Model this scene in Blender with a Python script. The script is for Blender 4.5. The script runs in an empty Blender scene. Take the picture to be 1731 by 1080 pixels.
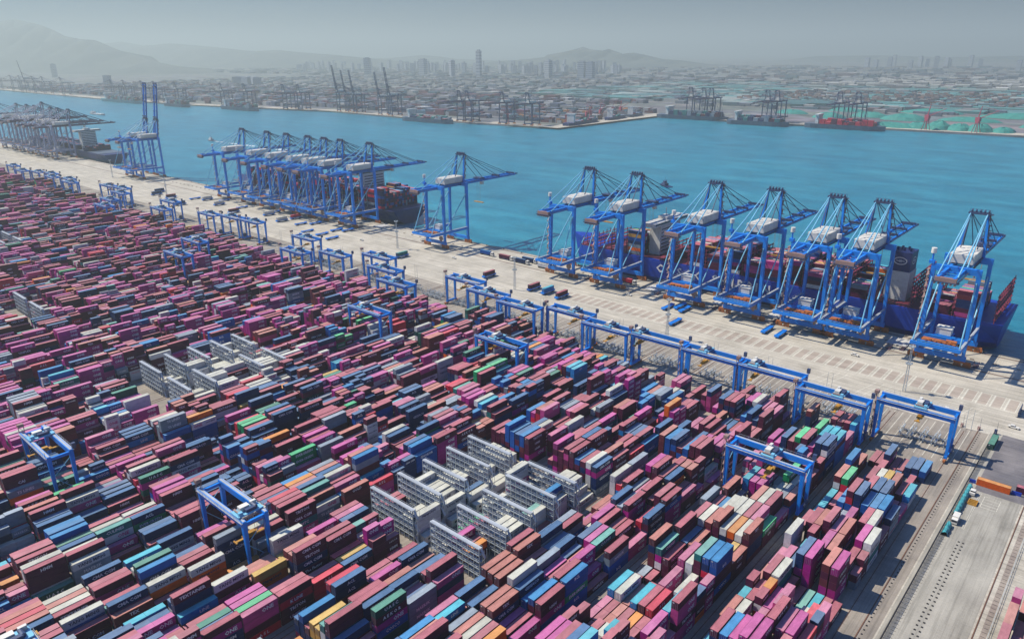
import bpy, math, random
import numpy as np
from math import radians as RD, sin, cos, pi
random.seed(7); rng = np.random.default_rng(7)
S = bpy.context.scene
COL = S.collection

# ------------------------------------------------------------------ camera, sky, sun, exposure
cam_d = bpy.data.cameras.new("camera"); cam = bpy.data.objects.new("camera", cam_d); COL.objects.link(cam)
S.camera = cam
cam_d.sensor_fit = 'HORIZONTAL'; cam_d.sensor_width = 36.0
cam_d.lens = 36.0 * 1251.8 / 1731.0
cam_d.clip_start = 1.0; cam_d.clip_end = 60000.0
from mathutils import Matrix, Vector
YAW, PIT, ROL = RD(-41.535), RD(19.797), RD(0.4317)
fw = Vector((sin(YAW)*cos(PIT), cos(YAW)*cos(PIT), -sin(PIT)))
rt = Vector((cos(YAW), -sin(YAW), 0.0)); dn = fw.cross(rt)
r2 = cos(ROL)*rt + sin(ROL)*dn; d2 = -sin(ROL)*rt + cos(ROL)*dn
CAMH = 175.0
cam.matrix_world = Matrix(((r2.x, -d2.x, -fw.x, 0), (r2.y, -d2.y, -fw.y, 0), (r2.z, -d2.z, -fw.z, CAMH), (0, 0, 0, 1)))

SUN_DIR = Vector((0.77, 0.29, -1.0)).normalized()      # the way the light travels
sun_el = math.asin(-SUN_DIR.z)
sun_az = math.atan2(-SUN_DIR.x, -SUN_DIR.y)            # clockwise from +Y
w = bpy.data.worlds.new("World"); S.world = w; w.use_nodes = True
nt = w.node_tree; bg = nt.nodes["Background"]
sky = nt.nodes.new("ShaderNodeTexSky"); sky.sky_type = 'NISHITA'; sky.sun_disc = False
sky.sun_elevation = sun_el; sky.sun_rotation = sun_az
sky.air_density = 1.6; sky.dust_density = 3.0; sky.ozone_density = 5.0; sky.altitude = 100
skm = nt.nodes.new("ShaderNodeMix"); skm.data_type = 'RGBA'; skm.blend_type = 'MULTIPLY'; skm.inputs[0].default_value = 1.0
skm.inputs[7].default_value = (0.28, 0.72, 1.68, 1)      # a clear, deep blue sky above the haze
nt.links.new(sky.outputs[0], skm.inputs[6]); nt.links.new(skm.outputs[2], bg.inputs[0]); bg.inputs[1].default_value = 0.05
sd = bpy.data.lights.new("sun", 'SUN'); sd.energy = 5.0; sd.angle = RD(0.5); sd.color = (1.0, 0.92, 0.77)
so = bpy.data.objects.new("sun", sd); COL.objects.link(so)
so.rotation_euler = SUN_DIR.to_track_quat('-Z', 'Y').to_euler()
S.view_settings.view_transform = 'Standard'; S.view_settings.look = 'None'
S.view_settings.exposure = 0.2; S.view_settings.gamma = 1.0
cy = S.cycles
cy.use_denoising = True; cy.max_bounces = 5; cy.diffuse_bounces = 1; cy.glossy_bounces = 2
cy.transmission_bounces = 2; cy.volume_bounces = 0; cy.sample_clamp_indirect = 3.0
cy.caustics_reflective = False; cy.caustics_refractive = False

# ------------------------------------------------------------------ materials
def nmat(name):
    m = bpy.data.materials.new(name); m.use_nodes = True
    return m, m.node_tree, m.node_tree.nodes["Principled BSDF"]
def N(t, k, **kw):
    n = t.nodes.new(k)
    for a, b in kw.items(): setattr(n, a, b)
    return n
def mixrgb(t, typ, fac, a, b):
    n = N(t, "ShaderNodeMix", data_type='RGBA', blend_type=typ)
    for s, v in ((0, fac), (6, a), (7, b)):
        if isinstance(v, (int, float)): n.inputs[s].default_value = v
        elif isinstance(v, (tuple, list)): n.inputs[s].default_value = (*v[:3], 1)
        else: t.links.new(v, n.inputs[s])
    return n.outputs[2]
def ramp(t, src, p0, c0, p1, c1):
    r = N(t, "ShaderNodeValToRGB"); t.links.new(src, r.inputs[0])
    e = r.color_ramp.elements
    e[0].position = p0; e[1].position = p1
    e[0].color = (*c0, 1) if len(c0) == 3 else c0; e[1].color = (*c1, 1) if len(c1) == 3 else c1
    return r.outputs[0]
def noise(t, scale, detail=4, vec=None, rough=0.55):
    n = N(t, "ShaderNodeTexNoise"); n.inputs["Scale"].default_value = scale
    n.inputs["Detail"].default_value = detail; n.inputs["Roughness"].default_value = rough
    if vec is not None: t.links.new(vec, n.inputs["Vector"])
    return n.outputs[0]
def coords(t, sc=(1, 1, 1), rot=(0, 0, 0)):
    g = N(t, "ShaderNodeNewGeometry"); mp = N(t, "ShaderNodeMapping")
    mp.inputs["Scale"].default_value = sc; mp.inputs["Rotation"].default_value = rot
    t.links.new(g.outputs["Position"], mp.inputs["Vector"]); return mp.outputs[0]
def paint(name, col, rough=0.45, dirt=0.25, metal=0.0, dcol=(0.16, 0.10, 0.07), spec=0.35):
    m, t, b = nmat(name)
    v = coords(t)
    n1 = noise(t, 0.55, 5, v); n2 = noise(t, 0.12, 2, v)
    f = ramp(t, n1, 0.45, (0, 0, 0), 0.85, (dirt, dirt, dirt))
    c = mixrgb(t, 'MIX', f, col, dcol)
    k = ramp(t, n2, 0.3, (0.85,)*3, 0.7, (1.1,)*3)
    c = mixrgb(t, 'MULTIPLY', 1.0, c, k)
    t.links.new(c, b.inputs["Base Color"])
    b.inputs["Roughness"].default_value = rough; b.inputs["Metallic"].default_value = metal
    b.inputs["Specular IOR Level"].default_value = spec
    return m
def attrmat(name, rough=0.6, spec=0.16, vary=0.22):
    m, t, b = nmat(name)
    a = N(t, "ShaderNodeAttribute", attribute_name="Col")
    v = coords(t, (1, 0.35, 1))
    n1 = noise(t, 0.9, 5, v, 0.65); n2 = noise(t, 0.16, 2, coords(t))
    k = ramp(t, n1, 0.30, (1-vary,)*3, 0.72, (1+vary*0.5,)*3)
    c = mixrgb(t, 'MULTIPLY', 1.0, a.outputs[0], k)
    rust = ramp(t, n1, 0.66, (0, 0, 0), 0.80, (0.35,)*3)
    c = mixrgb(t, 'MIX', rust, c, (0.16, 0.09, 0.07))
    k2 = ramp(t, n2, 0.3, (0.9,)*3, 0.7, (1.08,)*3)
    c = mixrgb(t, 'MULTIPLY', 1.0, c, k2)
    # corrugation: fine vertical ribs along the container length
    wv = N(t, "ShaderNodeTexWave", wave_type='BANDS', bands_direction='Y'); wv.inputs["Scale"].default_value = 1.1
    wv.inputs["Distortion"].default_value = 0.0
    t.links.new(coords(t), wv.inputs["Vector"])
    bp = N(t, "ShaderNodeBump"); bp.inputs["Strength"].default_value = 0.25; bp.inputs["Distance"].default_value = 0.04
    t.links.new(wv.outputs["Fac"], bp.inputs["Height"]); t.links.new(bp.outputs[0], b.inputs["Normal"])
    t.links.new(c, b.inputs["Base Color"]); b.inputs["Roughness"].default_value = rough
    b.inputs["Specular IOR Level"].default_value = spec
    return m
def flat(name, col, rough=0.7, spec=0.3):
    m, t, b = nmat(name); b.inputs["Base Color"].default_value = (*col, 1)
    b.inputs["Roughness"].default_value = rough; b.inputs["Specular IOR Level"].default_value = spec
    return m
def concrete(name, c0, c1, crack=0.5, streak=(0.02, 0.25, 1), slab=5.0):
    m, t, b = nmat(name)
    v = coords(t); vs = coords(t, streak)
    n1 = noise(t, 0.05, 6, v, 0.6); n2 = noise(t, 1.0, 5, vs, 0.6); n3 = noise(t, 1.3, 4, v)
    c = mixrgb(t, 'MIX', ramp(t, n1, 0.35, (0,)*3, 0.68, (1,)*3), c0, c1)
    c = mixrgb(t, 'MULTIPLY', 0.8, c, ramp(t, n2, 0.3, (0.78,)*3, 0.6, (1.06,)*3))
    c = mixrgb(t, 'MULTIPLY', 0.6, c, ramp(t, n3, 0.3, (0.86,)*3, 0.7, (1.08,)*3))
    n4 = noise(t, 1.0, 3, coords(t, (streak[0]*0.6, streak[1]*3.0, 1) if streak[1] > streak[0] else (streak[0]*3.0, streak[1]*0.6, 1)), 0.7); n5 = noise(t, 0.035, 5, v, 0.75)
    c = mixrgb(t, 'MULTIPLY', 0.75, c, ramp(t, n4, 0.36, (0.72,)*3, 0.52, (1.04,)*3))
    c = mixrgb(t, 'MULTIPLY', 0.8, c, ramp(t, n5, 0.30, (0.68, 0.67, 0.66), 0.45, (1, 1, 1)))
    br = N(t, "ShaderNodeTexBrick"); br.offset = 0.0; br.inputs["Scale"].default_value = 1.0
    br.inputs["Brick Width"].default_value = slab; br.inputs["Row Height"].default_value = slab
    br.inputs["Mortar Size"].default_value = 0.06; br.inputs["Color1"].default_value = (1, 1, 1, 1)
    br.inputs["Color2"].default_value = (0.93, 0.93, 0.93, 1); br.inputs["Mortar"].default_value = (0.6, 0.6, 0.6, 1)
    t.links.new(v, br.inputs["Vector"])
    c = mixrgb(t, 'MULTIPLY', crack, c, br.outputs[0])
    t.links.new(c, b.inputs["Base Color"]); b.inputs["Roughness"].default_value = 0.9
    b.inputs["Specular IOR Level"].default_value = 0.2
    return m

M = {}
M['blue'] = paint("crane_blue", (0.004, 0.23, 0.80), 0.40, 0.25, dcol=(0.05, 0.10, 0.22))
M['paleblue'] = paint("brace_blue", (0.22, 0.56, 0.78), 0.4, 0.2)
M['navysteel'] = paint("dark_steel", (0.04, 0.07, 0.16), 0.5, 0.5)
M['white'] = paint("machinery_white", (0.74, 0.72, 0.66), 0.5, 0.25, dcol=(0.4, 0.34, 0.28))
M['rust'] = paint("rusty_orange_steel", (0.48, 0.15, 0.04), 0.6, 0.7, dcol=(0.10, 0.05, 0.04))
M['brown'] = paint("stair_steel", (0.34, 0.22, 0.20), 0.6, 0.5)
M['spreader'] = paint("spreader_yellow", (0.55, 0.28, 0.04), 0.5, 0.6)
M['galv'] = paint("galvanised_grey", (0.50, 0.56, 0.60), 0.45, 0.3, 0.2)
M['galvlight'] = paint("grey_walkway", (0.44, 0.48, 0.53), 0.6, 0.2)
M['oldcrane'] = paint("faded_crane_paint", (0.30, 0.34, 0.50), 0.5, 0.3)
M['purple'] = paint("dark_maroon_steel", (0.10, 0.05, 0.12), 0.5, 0.3)
M['cont'] = attrmat("container_paint")
M['misc'] = attrmat("mixed_paint", vary=0.12)
M['letters_w'] = flat("white_lettering", (0.72, 0.72, 0.74))
M['letters_d'] = flat("dark_lettering", (0.03, 0.03, 0.09))
M['letters_m'] = flat("magenta_lettering", (0.50, 0.02, 0.18))
M['letters_r'] = flat("red_lettering", (0.55, 0.02, 0.06))
M['dark'] = paint("dark_rubber", (0.025, 0.025, 0.03), 0.8, 0.2)
M['glass'] = flat("dark_glass", (0.02, 0.03, 0.05), 0.15, 0.5)
M['hullblue'] = paint("hull_blue", (0.006, 0.045, 0.40), 0.45, 0.2, dcol=(0.01, 0.03, 0.12))
M['hullnavy'] = paint("hull_navy", (0.015, 0.03, 0.14), 0.45, 0.25)
M['hullgrey'] = paint("hull_slate", (0.10, 0.14, 0.20), 0.5, 0.3)
M['shipwhite'] = paint("ship_white", (0.68, 0.68, 0.66), 0.5, 0.3)
M['shipred'] = paint("deck_maroon", (0.22, 0.03, 0.07), 0.6, 0.5)
M['shippink'] = paint("deck_red", (0.20, 0.03, 0.06), 0.6, 0.4)
M['concrete'] = concrete("apron_concrete", (0.47, 0.43, 0.355), (0.62, 0.57, 0.475))
M['yard'] = concrete("yard_concrete", (0.27, 0.24, 0.21), (0.40, 0.35, 0.29), 0.5, (0.25, 0.02, 1))
M['service'] = concrete("service_road_concrete", (0.34, 0.32, 0.275), (0.44, 0.415, 0.355), 0.4, (0.25, 0.03, 1), 8.0)
M['asphalt'] = concrete("worn_asphalt", (0.13, 0.125, 0.14), (0.26, 0.24, 0.24), 0.0)
M['pad'] = concrete("reddish_pad", (0.40, 0.33, 0.275), (0.50, 0.43, 0.355), 0.0)
M['marking'] = concrete("cream_marking", (0.62, 0.59, 0.50), (0.72, 0.69, 0.58), 0.0)
M['rail'] = paint("rusty_rail", (0.16, 0.08, 0.05), 0.7, 0.4)
M['gravel'] = concrete("gravel_bed", (0.28, 0.23, 0.20), (0.42, 0.36, 0.30), 0.0)
M['quaywall'] = concrete("quay_wall", (0.22, 0.21, 0.19), (0.32, 0.30, 0.27), 0.4)
M['tarp'] = paint("green_tarp", (0.03, 0.26, 0.22), 0.7, 0.2, dcol=(0.2, 0.35, 0.3))
M['teal'] = paint("teal_tarp", (0.05, 0.32, 0.36), 0.6, 0.3)
M['redcrane'] = paint("red_crane_paint", (0.45, 0.07, 0.12), 0.5, 0.3)
M['foam'] = flat("wake_foam", (0.62, 0.70, 0.74), 0.9)

# ------------------------------------------------------------------ mesh builder
BOXF = np.array([(0, 3, 2, 1), (4, 5, 6, 7), (0, 1, 5, 4), (1, 2, 6, 5), (2, 3, 7, 6), (3, 0, 4, 7)])
class MB:
    def __init__(self): self.V = []; self.F = []; self.C = []; self.MI = []; self.n = 0
    def add(self, v, f, col=(1, 1, 1), mi=0):
        v = np.asarray(v, float).reshape(-1, 3); f = np.asarray(f, int)
        self.V.append(v); self.F.append(f + self.n); self.n += len(v)
        c = np.asarray(col, float)
        if c.ndim == 1: c = np.tile(c[:3], (len(f), 1))
        self.C.append(c); self.MI.append(np.full(len(f), mi, int)); return self
    def box(self, x0, x1, y0, y1, z0, z1, col=(1, 1, 1), mi=0, top=None):
        v = [(x0, y0, z0), (x1, y0, z0), (x1, y1, z0), (x0, y1, z0), (x0, y0, z1), (x1, y0, z1), (x1, y1, z1), (x0, y1, z1)]
        c = np.tile(np.asarray(col, float)[:3], (6, 1))
        if top is not None: c[1] = top[:3]
        return self.add(v, BOXF, c, mi)
    def boxes(self, B, side, top, mi=0):
        B = np.asarray(B, float); n = len(B)
        if n == 0: return self
        x0, x1, y0, y1, z0, z1 = B.T
        v = np.stack([np.stack(a, 1) for a in ((x0, y0, z0), (x1, y0, z0), (x1, y1, z0), (x0, y1, z0), (x0, y0, z1), (x1, y0, z1), (x1, y1, z1), (x0, y1, z1))], 1)
        f = BOXF[1:][None] + (np.arange(n)*8)[:, None, None]
        c = np.repeat(np.asarray(side, float)[:, None, :], 5, 1).copy(); c[:, 0] = top
        return self.add(v.reshape(-1, 3), f.reshape(-1, 4), c.reshape(-1, 3), mi)
    def beam(self, p, q, wd, ht=None, col=(1, 1, 1), mi=0, w2=None, h2=None, up=(0, 0, 1)):
        ht = wd if ht is None else ht; w2 = wd if w2 is None else w2; h2 = ht if h2 is None else h2
        p = Vector(p); q = Vector(q); a = (q-p).normalized(); u = Vector(up)
        if abs(a.dot(u)) > 0.99: u = Vector((0, 1, 0))
        s = a.cross(u).normalized(); u = s.cross(a).normalized()
        v = []
        for c0, ww, hh in ((p, wd, ht), (q, w2, h2)):
            for i, j in ((-1, -1), (1, -1), (1, 1), (-1, 1)): v.append(tuple(c0 + s*i*ww/2 + u*j*hh/2))
        return self.add(v, BOXF, col, mi)
    def tube(self, p, q, r, r2=None, n=8, col=(1, 1, 1), mi=0):
        r2 = r if r2 is None else r2
        p = Vector(p); q = Vector(q); a = (q-p).normalized(); u = Vector((0, 0, 1)) if abs(a.z) < 0.95 else Vector((0, 1, 0))
        s = a.cross(u).normalized(); u = s.cross(a)
        v = []
        for c0, rr in ((p, r), (q, r2)):
            for k in range(n): v.append(tuple(c0 + (s*cos(2*pi*k/n) + u*sin(2*pi*k/n))*rr))
        self.add(v, [(k, (k+1) % n, n+(k+1) % n, n+k) for k in range(n)], col, mi)
        for base in (0, n):   # caps as quads
            m0 = self.n - 2*n + base
            idx = [m0+k for k in range(n)]
            if n >= 4:
                quads = [(idx[0], idx[k], idx[k+1], idx[min(k+2, n-1)]) for k in range(1, n-2, 2)]
                if n % 2: pass
                self.F.append(np.array(quads)); self.C.append(np.tile(np.asarray(col, float)[:3], (len(quads), 1))); self.MI.append(np.full(len(quads), mi, int)); self.V.append(np.zeros((0, 3)))
        return self
    def build(self, name, mats, parent=None, smooth=False):
        V = np.concatenate(self.V) if self.V else np.zeros((0, 3))
        me = bpy.data.meshes.new(name)
        me.vertices.add(len(V)); me.vertices.foreach_set("co", V.ravel())
        lens = np.concatenate([np.full(len(f), f.shape[1]) for f in self.F]); loops = np.concatenate([f.ravel() for f in self.F])
        me.loops.add(len(loops)); me.loops.foreach_set("vertex_index", loops)
        me.polygons.add(len(lens)); st = np.concatenate([[0], np.cumsum(lens)[:-1]])
        me.polygons.foreach_set("loop_start", st); me.polygons.foreach_set("loop_total", lens)
        me.polygons.foreach_set("material_index", np.concatenate(self.MI))
        me.update(calc_edges=True)
        C = np.concatenate(self.C); C = np.clip(C, 0, 1)
        ca = me.color_attributes.new("Col", 'FLOAT_COLOR', 'CORNER')
        c4 = np.ones((len(loops), 4)); c4[:, :3] = np.repeat(C, lens, 0); ca.data.foreach_set("color", c4.ravel())
        for m in (mats if isinstance(mats, (list, tuple)) else [mats]): me.materials.append(m)
        me.polygons.foreach_set("use_smooth", np.full(len(lens), bool(smooth)))
        o = bpy.data.objects.new(name, me); COL.objects.link(o)
        if parent is not None: o.parent = parent
        return o
def tag(o, label=None, cat=None, group=None, kind=None):
    for k, v in (("label", label), ("category", cat), ("group", group), ("kind", kind)):
        if v: o[k] = v
    return o
def empty(name, loc=(0, 0, 0), rz=0.0):
    o = bpy.data.objects.new(name, None); COL.objects.link(o); o.location = loc; o.rotation_euler = (0, 0, rz)
    o.empty_display_size = 1.0; return o
def copy_tree(o, parent=None):
    c = o.copy(); COL.objects.link(c); c.parent = parent
    for ch in list(o.children): copy_tree(ch, c)
    return c
ORD = "first second third fourth fifth sixth seventh eighth ninth tenth eleventh twelfth thirteenth fourteenth fifteenth sixteenth seventeenth eighteenth nineteenth twentieth twenty-first twenty-second twenty-third twenty-fourth twenty-fifth twenty-sixth twenty-seventh twenty-eighth twenty-ninth thirtieth".split()

# ------------------------------------------------------------------ writing: flat letter meshes from the built-in font
_tc = {}
def textmesh(s, size):
    if (s, size) in _tc: return _tc[(s, size)]
    cu = bpy.data.curves.new("t", 'FONT'); cu.body = s; cu.size = size; cu.resolution_u = 1
    cu.align_x = 'CENTER'; cu.align_y = 'CENTER'; cu.fill_mode = 'FRONT'; cu.offset = 0.03*size
    ob = bpy.data.objects.new("t", cu); me = bpy.data.meshes.new_from_object(ob)
    v = np.zeros(len(me.vertices)*3); me.vertices.foreach_get("co", v); v = v.reshape(-1, 3)[:, :2].copy()
    if len(v): v -= (v.max(0)+v.min(0))/2
    f = [tuple(p.vertices) for p in me.polygons]
    tris = np.array([(p[0], p[k], p[k+1]) for p in f for k in range(1, len(p)-1)])
    bpy.data.objects.remove(ob); bpy.data.meshes.remove(me); bpy.data.curves.remove(cu)
    _tc[(s, size)] = (v, tris); return v, tris

# ------------------------------------------------------------------ the setting
def sheet(name, rects, z, m, kind='structure', thick=None):
    b = MB()
    for (x0, x1, y0, y1) in rects:
        b.add([(x0, y0, z), (x1, y0, z), (x1, y1, z), (x0, y1, z)], [(0, 1, 2, 3)])
    return tag(b.build(name, m), kind=kind)
QY = 507.0
g = MB()
for i in range(-18, 2):
    for (ya, yb) in ((-900, -400), (-400, 0), (0, 390), (390, QY)):
        g.add([(i*500, ya, 0), (i*500+500, ya, 0), (i*500+500, yb, 0), (i*500, yb, 0)], [(0, 1, 2, 3)])
tag(g.build("ground", M['concrete']), kind='structure')
q = MB(); q.box(-9000, 900, QY, QY+0.6, -9, 0.35); tag(q.build("quay_wall", M['quaywall']), kind='structure')
sheet("yard_pavement", [(-2500, -38.5, -600, 390)], 0.004, M['yard'])
sheet("service_road", [(-38.0, -15.8, -600, 392)], 0.004, M['service'])
sheet("asphalt_patch", [(-33.0, 260, 331, 394)], 0.009, M['asphalt'])
sheet("gravel_strip", [(-13.4, -11.6, -600, 330)], 0.008, M['gravel'])
# water with wind ripples
mw, t, b = nmat("sea_water")
v1 = coords(t, (1, 1, 1), (0, 0, 0.5)); v2 = coords(t, (0.010, 0.035, 1), (0, 0, -0.2))
nA = noise(t, 0.35, 5, coords(t, (0.5, 1.3, 1)), 0.65); nB = noise(t, 1.0, 5, v2, 0.6); nC = noise(t, 0.02, 3, v1)
bp = N(t, "ShaderNodeBump"); bp.inputs["Strength"].default_value = 0.9; bp.inputs["Distance"].default_value = 0.7
t.links.new(nA, bp.inputs["Height"]); t.links.new(bp.outputs[0], b.inputs["Normal"])
cw = mixrgb(t, 'MIX', ramp(t, nB, 0.35, (0,)*3, 0.7, (1,)*3), (0.010, 0.195, 0.30), (0.034, 0.285, 0.39))
nD = noise(t, 1.0, 6, coords(t, (0.0012, 0.006, 1), (0, 0, 0.25)), 0.7)
cw = mixrgb(t, 'MULTIPLY', 0.85, cw, ramp(t, nD, 0.38, (0.80, 0.84, 0.88), 0.62, (1.12, 1.10, 1.06)))
cw = mixrgb(t, 'MULTIPLY', 0.5, cw, ramp(t, nC, 0.35, (0.75,)*3, 0.65, (1.15,)*3))
cw = mixrgb(t, 'MULTIPLY', 0.6, cw, ramp(t, nA, 0.35, (0.75,)*3, 0.65, (1.2,)*3))
t.links.new(cw, b.inputs["Base Color"]); b.inputs["Roughness"].default_value = 0.28; b.inputs["IOR"].default_value = 1.33
b.inputs["Specular IOR Level"].default_value = 0.4
sheet("sea_water", [(-40000, 12000, QY-2, 40000)], -4.0, mw)
# far shore land as one sheet with a quay edge
shore = [(12000, 1990), (-252, 1939), (-565, 1936), (-756, 1909), (-900, 1909), (-1113, 1972), (-1200, 1970), (-1206, 1475), (-1447, 1459), (-1666, 1463), (-2100, 1488), (-2775, 1366), (-3486, 1328), (-5024, 1359), (-7000, 1300), (-9000, 1500), (-40000, 1600)]
ml, t, b = nmat("far_land")
nv = noise(t, 0.004, 6, coords(t, (1, 1.6, 1)), 0.7); nv2 = noise(t, 0.02, 4, coords(t)); vo = N(t, "ShaderNodeTexVoronoi"); vo.inputs["Scale"].default_value = 0.006
t.links.new(coords(t, (1, 1.4, 1)), vo.inputs["Vector"])
c = mixrgb(t, 'MIX', ramp(t, nv, 0.38, (0,)*3, 0.62, (1,)*3), (0.09, 0.11, 0.12), (0.24, 0.235, 0.23))
hs = N(t, "ShaderNodeHueSaturation"); hs.inputs["Saturation"].default_value = 0.25; hs.inputs["Value"].default_value = 1.0
t.links.new(vo.outputs["Color"], hs.inputs["Color"])
c = mixrgb(t, 'MULTIPLY', 0.7, c, hs.outputs[0]); c = mixrgb(t, 'ADD', 0.5, c, (0.05, 0.05, 0.045))
c = mixrgb(t, 'MULTIPLY', 0.7, c, ramp(t, nv2, 0.35, (0.6,)*3, 0.65, (1.3,)*3))
t.links.new(c, b.inputs["Base Color"]); b.inputs["Roughness"].default_value = 0.95
L = MB(); n = len(shore)
vv = [(x, y, 0) for x, y in shore] + [(x, 42000, 0) for x, y in shore] + [(x, y, -6) for x, y in shore]
L.add(vv, [(i, i+1, n+i+1, n+i) for i in range(n-1)] + [(i, 2*n+i, 2*n+i+1, i+1) for i in range(n-1)])
tag(L.build("far_land", ml), kind='structure')
qd = MB()
for i in range(1, n-3):
    (x0, y0), (x1, y1) = shore[i], shore[i+1]
    d = math.hypot(x1-x0, y1-y0); nx, ny = -(y1-y0)/d, (x1-x0)/d
    if ny > 0 or abs(ny) < 0.3: nx, ny = -nx, -ny
    wv_ = 55
    qd.add([(x0, y0, 0.3), (x1, y1, 0.3), (x1-nx*wv_, y1-ny*wv_, 0.3), (x0-nx*wv_, y0-ny*wv_, 0.3)], [(0, 1, 2, 3)])
tag(qd.build("far_quay_apron", M['concrete']), kind='structure')
# hills
mh, t, b = nmat("hill_ground"); b.inputs["Roughness"].default_value = 1.0
t.links.new(ramp(t, noise(t, 0.002, 6, coords(t)), 0.35, (0.07, 0.09, 0.09), 0.65, (0.13, 0.145, 0.13)), b.inputs["Base Color"])
def hills(name, pts, y0, depth, seed):
    r = np.random.default_rng(seed)
    xs = np.linspace(pts[0][0], pts[-1][0], 160); zs = np.interp(xs, [p[0] for p in pts], [p[1] for p in pts])
    k = np.zeros(160)
    for o in range(1, 7): k += np.sin(np.linspace(0, 1, 160)*2*pi*(2.3**o)*0.9 + r.random()*6)*0.05/o
    zs = zs*(1+k*0.22)
    prof = [0.0, 0.2, 0.42, 0.68, 1.0, 0.6, 0.0]; nn = len(prof); b = MB(); V = []
    for j, p in enumerate(prof):
        for i in range(160): V.append((xs[i], y0 + depth*j/(nn-1) + 120*sin(i*0.31+j)*(p < 1), max(0, zs[i]*p*(1+0.25*sin(i*0.9+j*2.1)*(p < 1)))))
    b.add(V, [(j*160+i, j*160+i+1, (j+1)*160+i+1, (j+1)*160+i) for j in range(nn-1) for i in range(159)])
    return tag(b.build(name, mh, smooth=True), kind='structure')
hills("hills", [(-17500, 560), (-14283, 670), (-12602, 655), (-12197, 624), (-11650, 565), (-11251, 498), (-10924, 414), (-10468, 372), (-9960, 344), (-9733, 303), (-9286, 216), (-8770, 141), (-8000, 60), (-7400, 0)], 3000, 1200, 1)
hills("hills", [(-24000, 300), (-20680, 312), (-18436, 380), (-16531, 437), (-15597, 349), (-14444, 378), (-13277, 325), (-12210, 268), (-11564, 227), (-10862, 240), (-10129, 193), (-9336, 158), (-8535, 111), (-7500, 0)], 5600, 1800, 2)
hills("hills", [(-7900, 0), (-7554, 64), (-7110, 80), (-6690, 117), (-6389, 167), (-6196, 209), (-6055, 240), (-5961, 207), (-5732, 191), (-5661, 208), (-5465, 149), (-5294, 164), (-5125, 141), (-4876, 90), (-4561, 70), (-4100, 0)], 7200, 1600, 3)
hills("hills", [(-14500, 0), (-12900, 100), (-12118, 85), (-11583, 115), (-11073, 145), (-10589, 112), (-10127, 70), (-8900, 40), (-7800, 0)], 9000, 1500, 4)
hills("hills", [(-5600, 0), (-4900, 80), (-3900, 90), (-2900, 60), (-2000, 80), (-1000, 55), (500, 60), (2500, 0)], 12500, 1200, 5)

# painted markings and pads on the apron
pads = MB(); lines = MB()
def rect(bm, x0, x1, y0, y1, z): bm.add([(x0, y0, z), (x1, y0, z), (x1, y1, z), (x0, y1, z)], [(0, 1, 2, 3)])
x = -33.0
while x > -330:
    rect(pads, x-4.2, x, 425.5, 440.5, 0.008)
    for xx in (x+0.15, x-4.55, x+1.6): rect(lines, xx-0.18, xx+0.18, 424.5, 441.5, 0.012)
    x -= 6.5
rect(lines, -330, -36, 423.6, 423.9, 0.012); rect(lines, -330, -36, 442.2, 442.5, 0.012)
x = -46.0
while x > -1400:
    rect(lines, x-0.14, x+0.14, 348, 388, 0.012); x -= 3.75
for i in range(60):
    x = -60 - i*22 + rng.uniform(-2, 2)
    if i % 3 != 1:
        for k in range(3):
            a = x + k*4.2
            lines.add([(a, 396, .012), (a+0.4, 396, .012), (a+5.2, 418, .012), (a+4.8, 418, .012)], [(0, 1, 2, 3)])
for y in (394.0, 420.5, 446.5, 457.0): rect(lines, -1500, 300, y-0.12, y+0.12, 0.012)
for yy in (318.5, 320.9, 323.3, 325.7, 328.1): rect(lines, -28.5, -22.8, yy-0.12, yy+0.12, 0.012)
for xx in (-28.5, -22.8): rect(lines, xx-0.12, xx+0.12, 318.5, 328.1, 0.014)
for xx in (-30.6, -30.0): rect(lines, xx-0.06, xx+0.06, 297, 330, 0.012)
tag(pads.build("parking_pads", M['pad']), kind='structure'); tag(lines.build("lane_markings", M['marking']), kind='structure')
BC = lambda k: -63.7 - 33.6*k          # block centre lines
rails = MB(); rb = MB()
for y in (472.5, 503.5):
    rails.box(-3000, 500, y-0.12, y+0.12, 0.012, 0.16); rect(rb, -3000, 500, y-1.1, y+1.1, 0.02)
for k in range(0, 46):
    for s in (-15.6, 15.6):
        x = BC(k)+s; rails.box(x-0.1, x+0.1, -200, 386, 0.012, 0.15)
        rect(rb, x-0.7, x+0.7, -200, 386, 0.016)
for x in (-42.9, -15.0): rails.box(x-0.18, x+0.18, -200, 392 if x < -30 else 330, 0.012, 0.16)
tag(rails.build("crane_rails", M['rail']), kind='structure'); tag(rb.build("rail_beds", M['gravel']), kind='structure')
dots = MB()
for i in range(150):
    y = 388 - i*2.45
    if y > 60: dots.box(-42.0, -41.5, y-0.3, y+0.3, 0.01, 0.14)
for i in range(34):
    for xx in (-29.6, -28.1): y = 287.0 - i*2.6; dots.box(xx-.3, xx+.3, y-.32, y+.32, 0.01, 0.16)
tag(dots.build("anchor_sockets", M['dark']), kind='structure')

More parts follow.
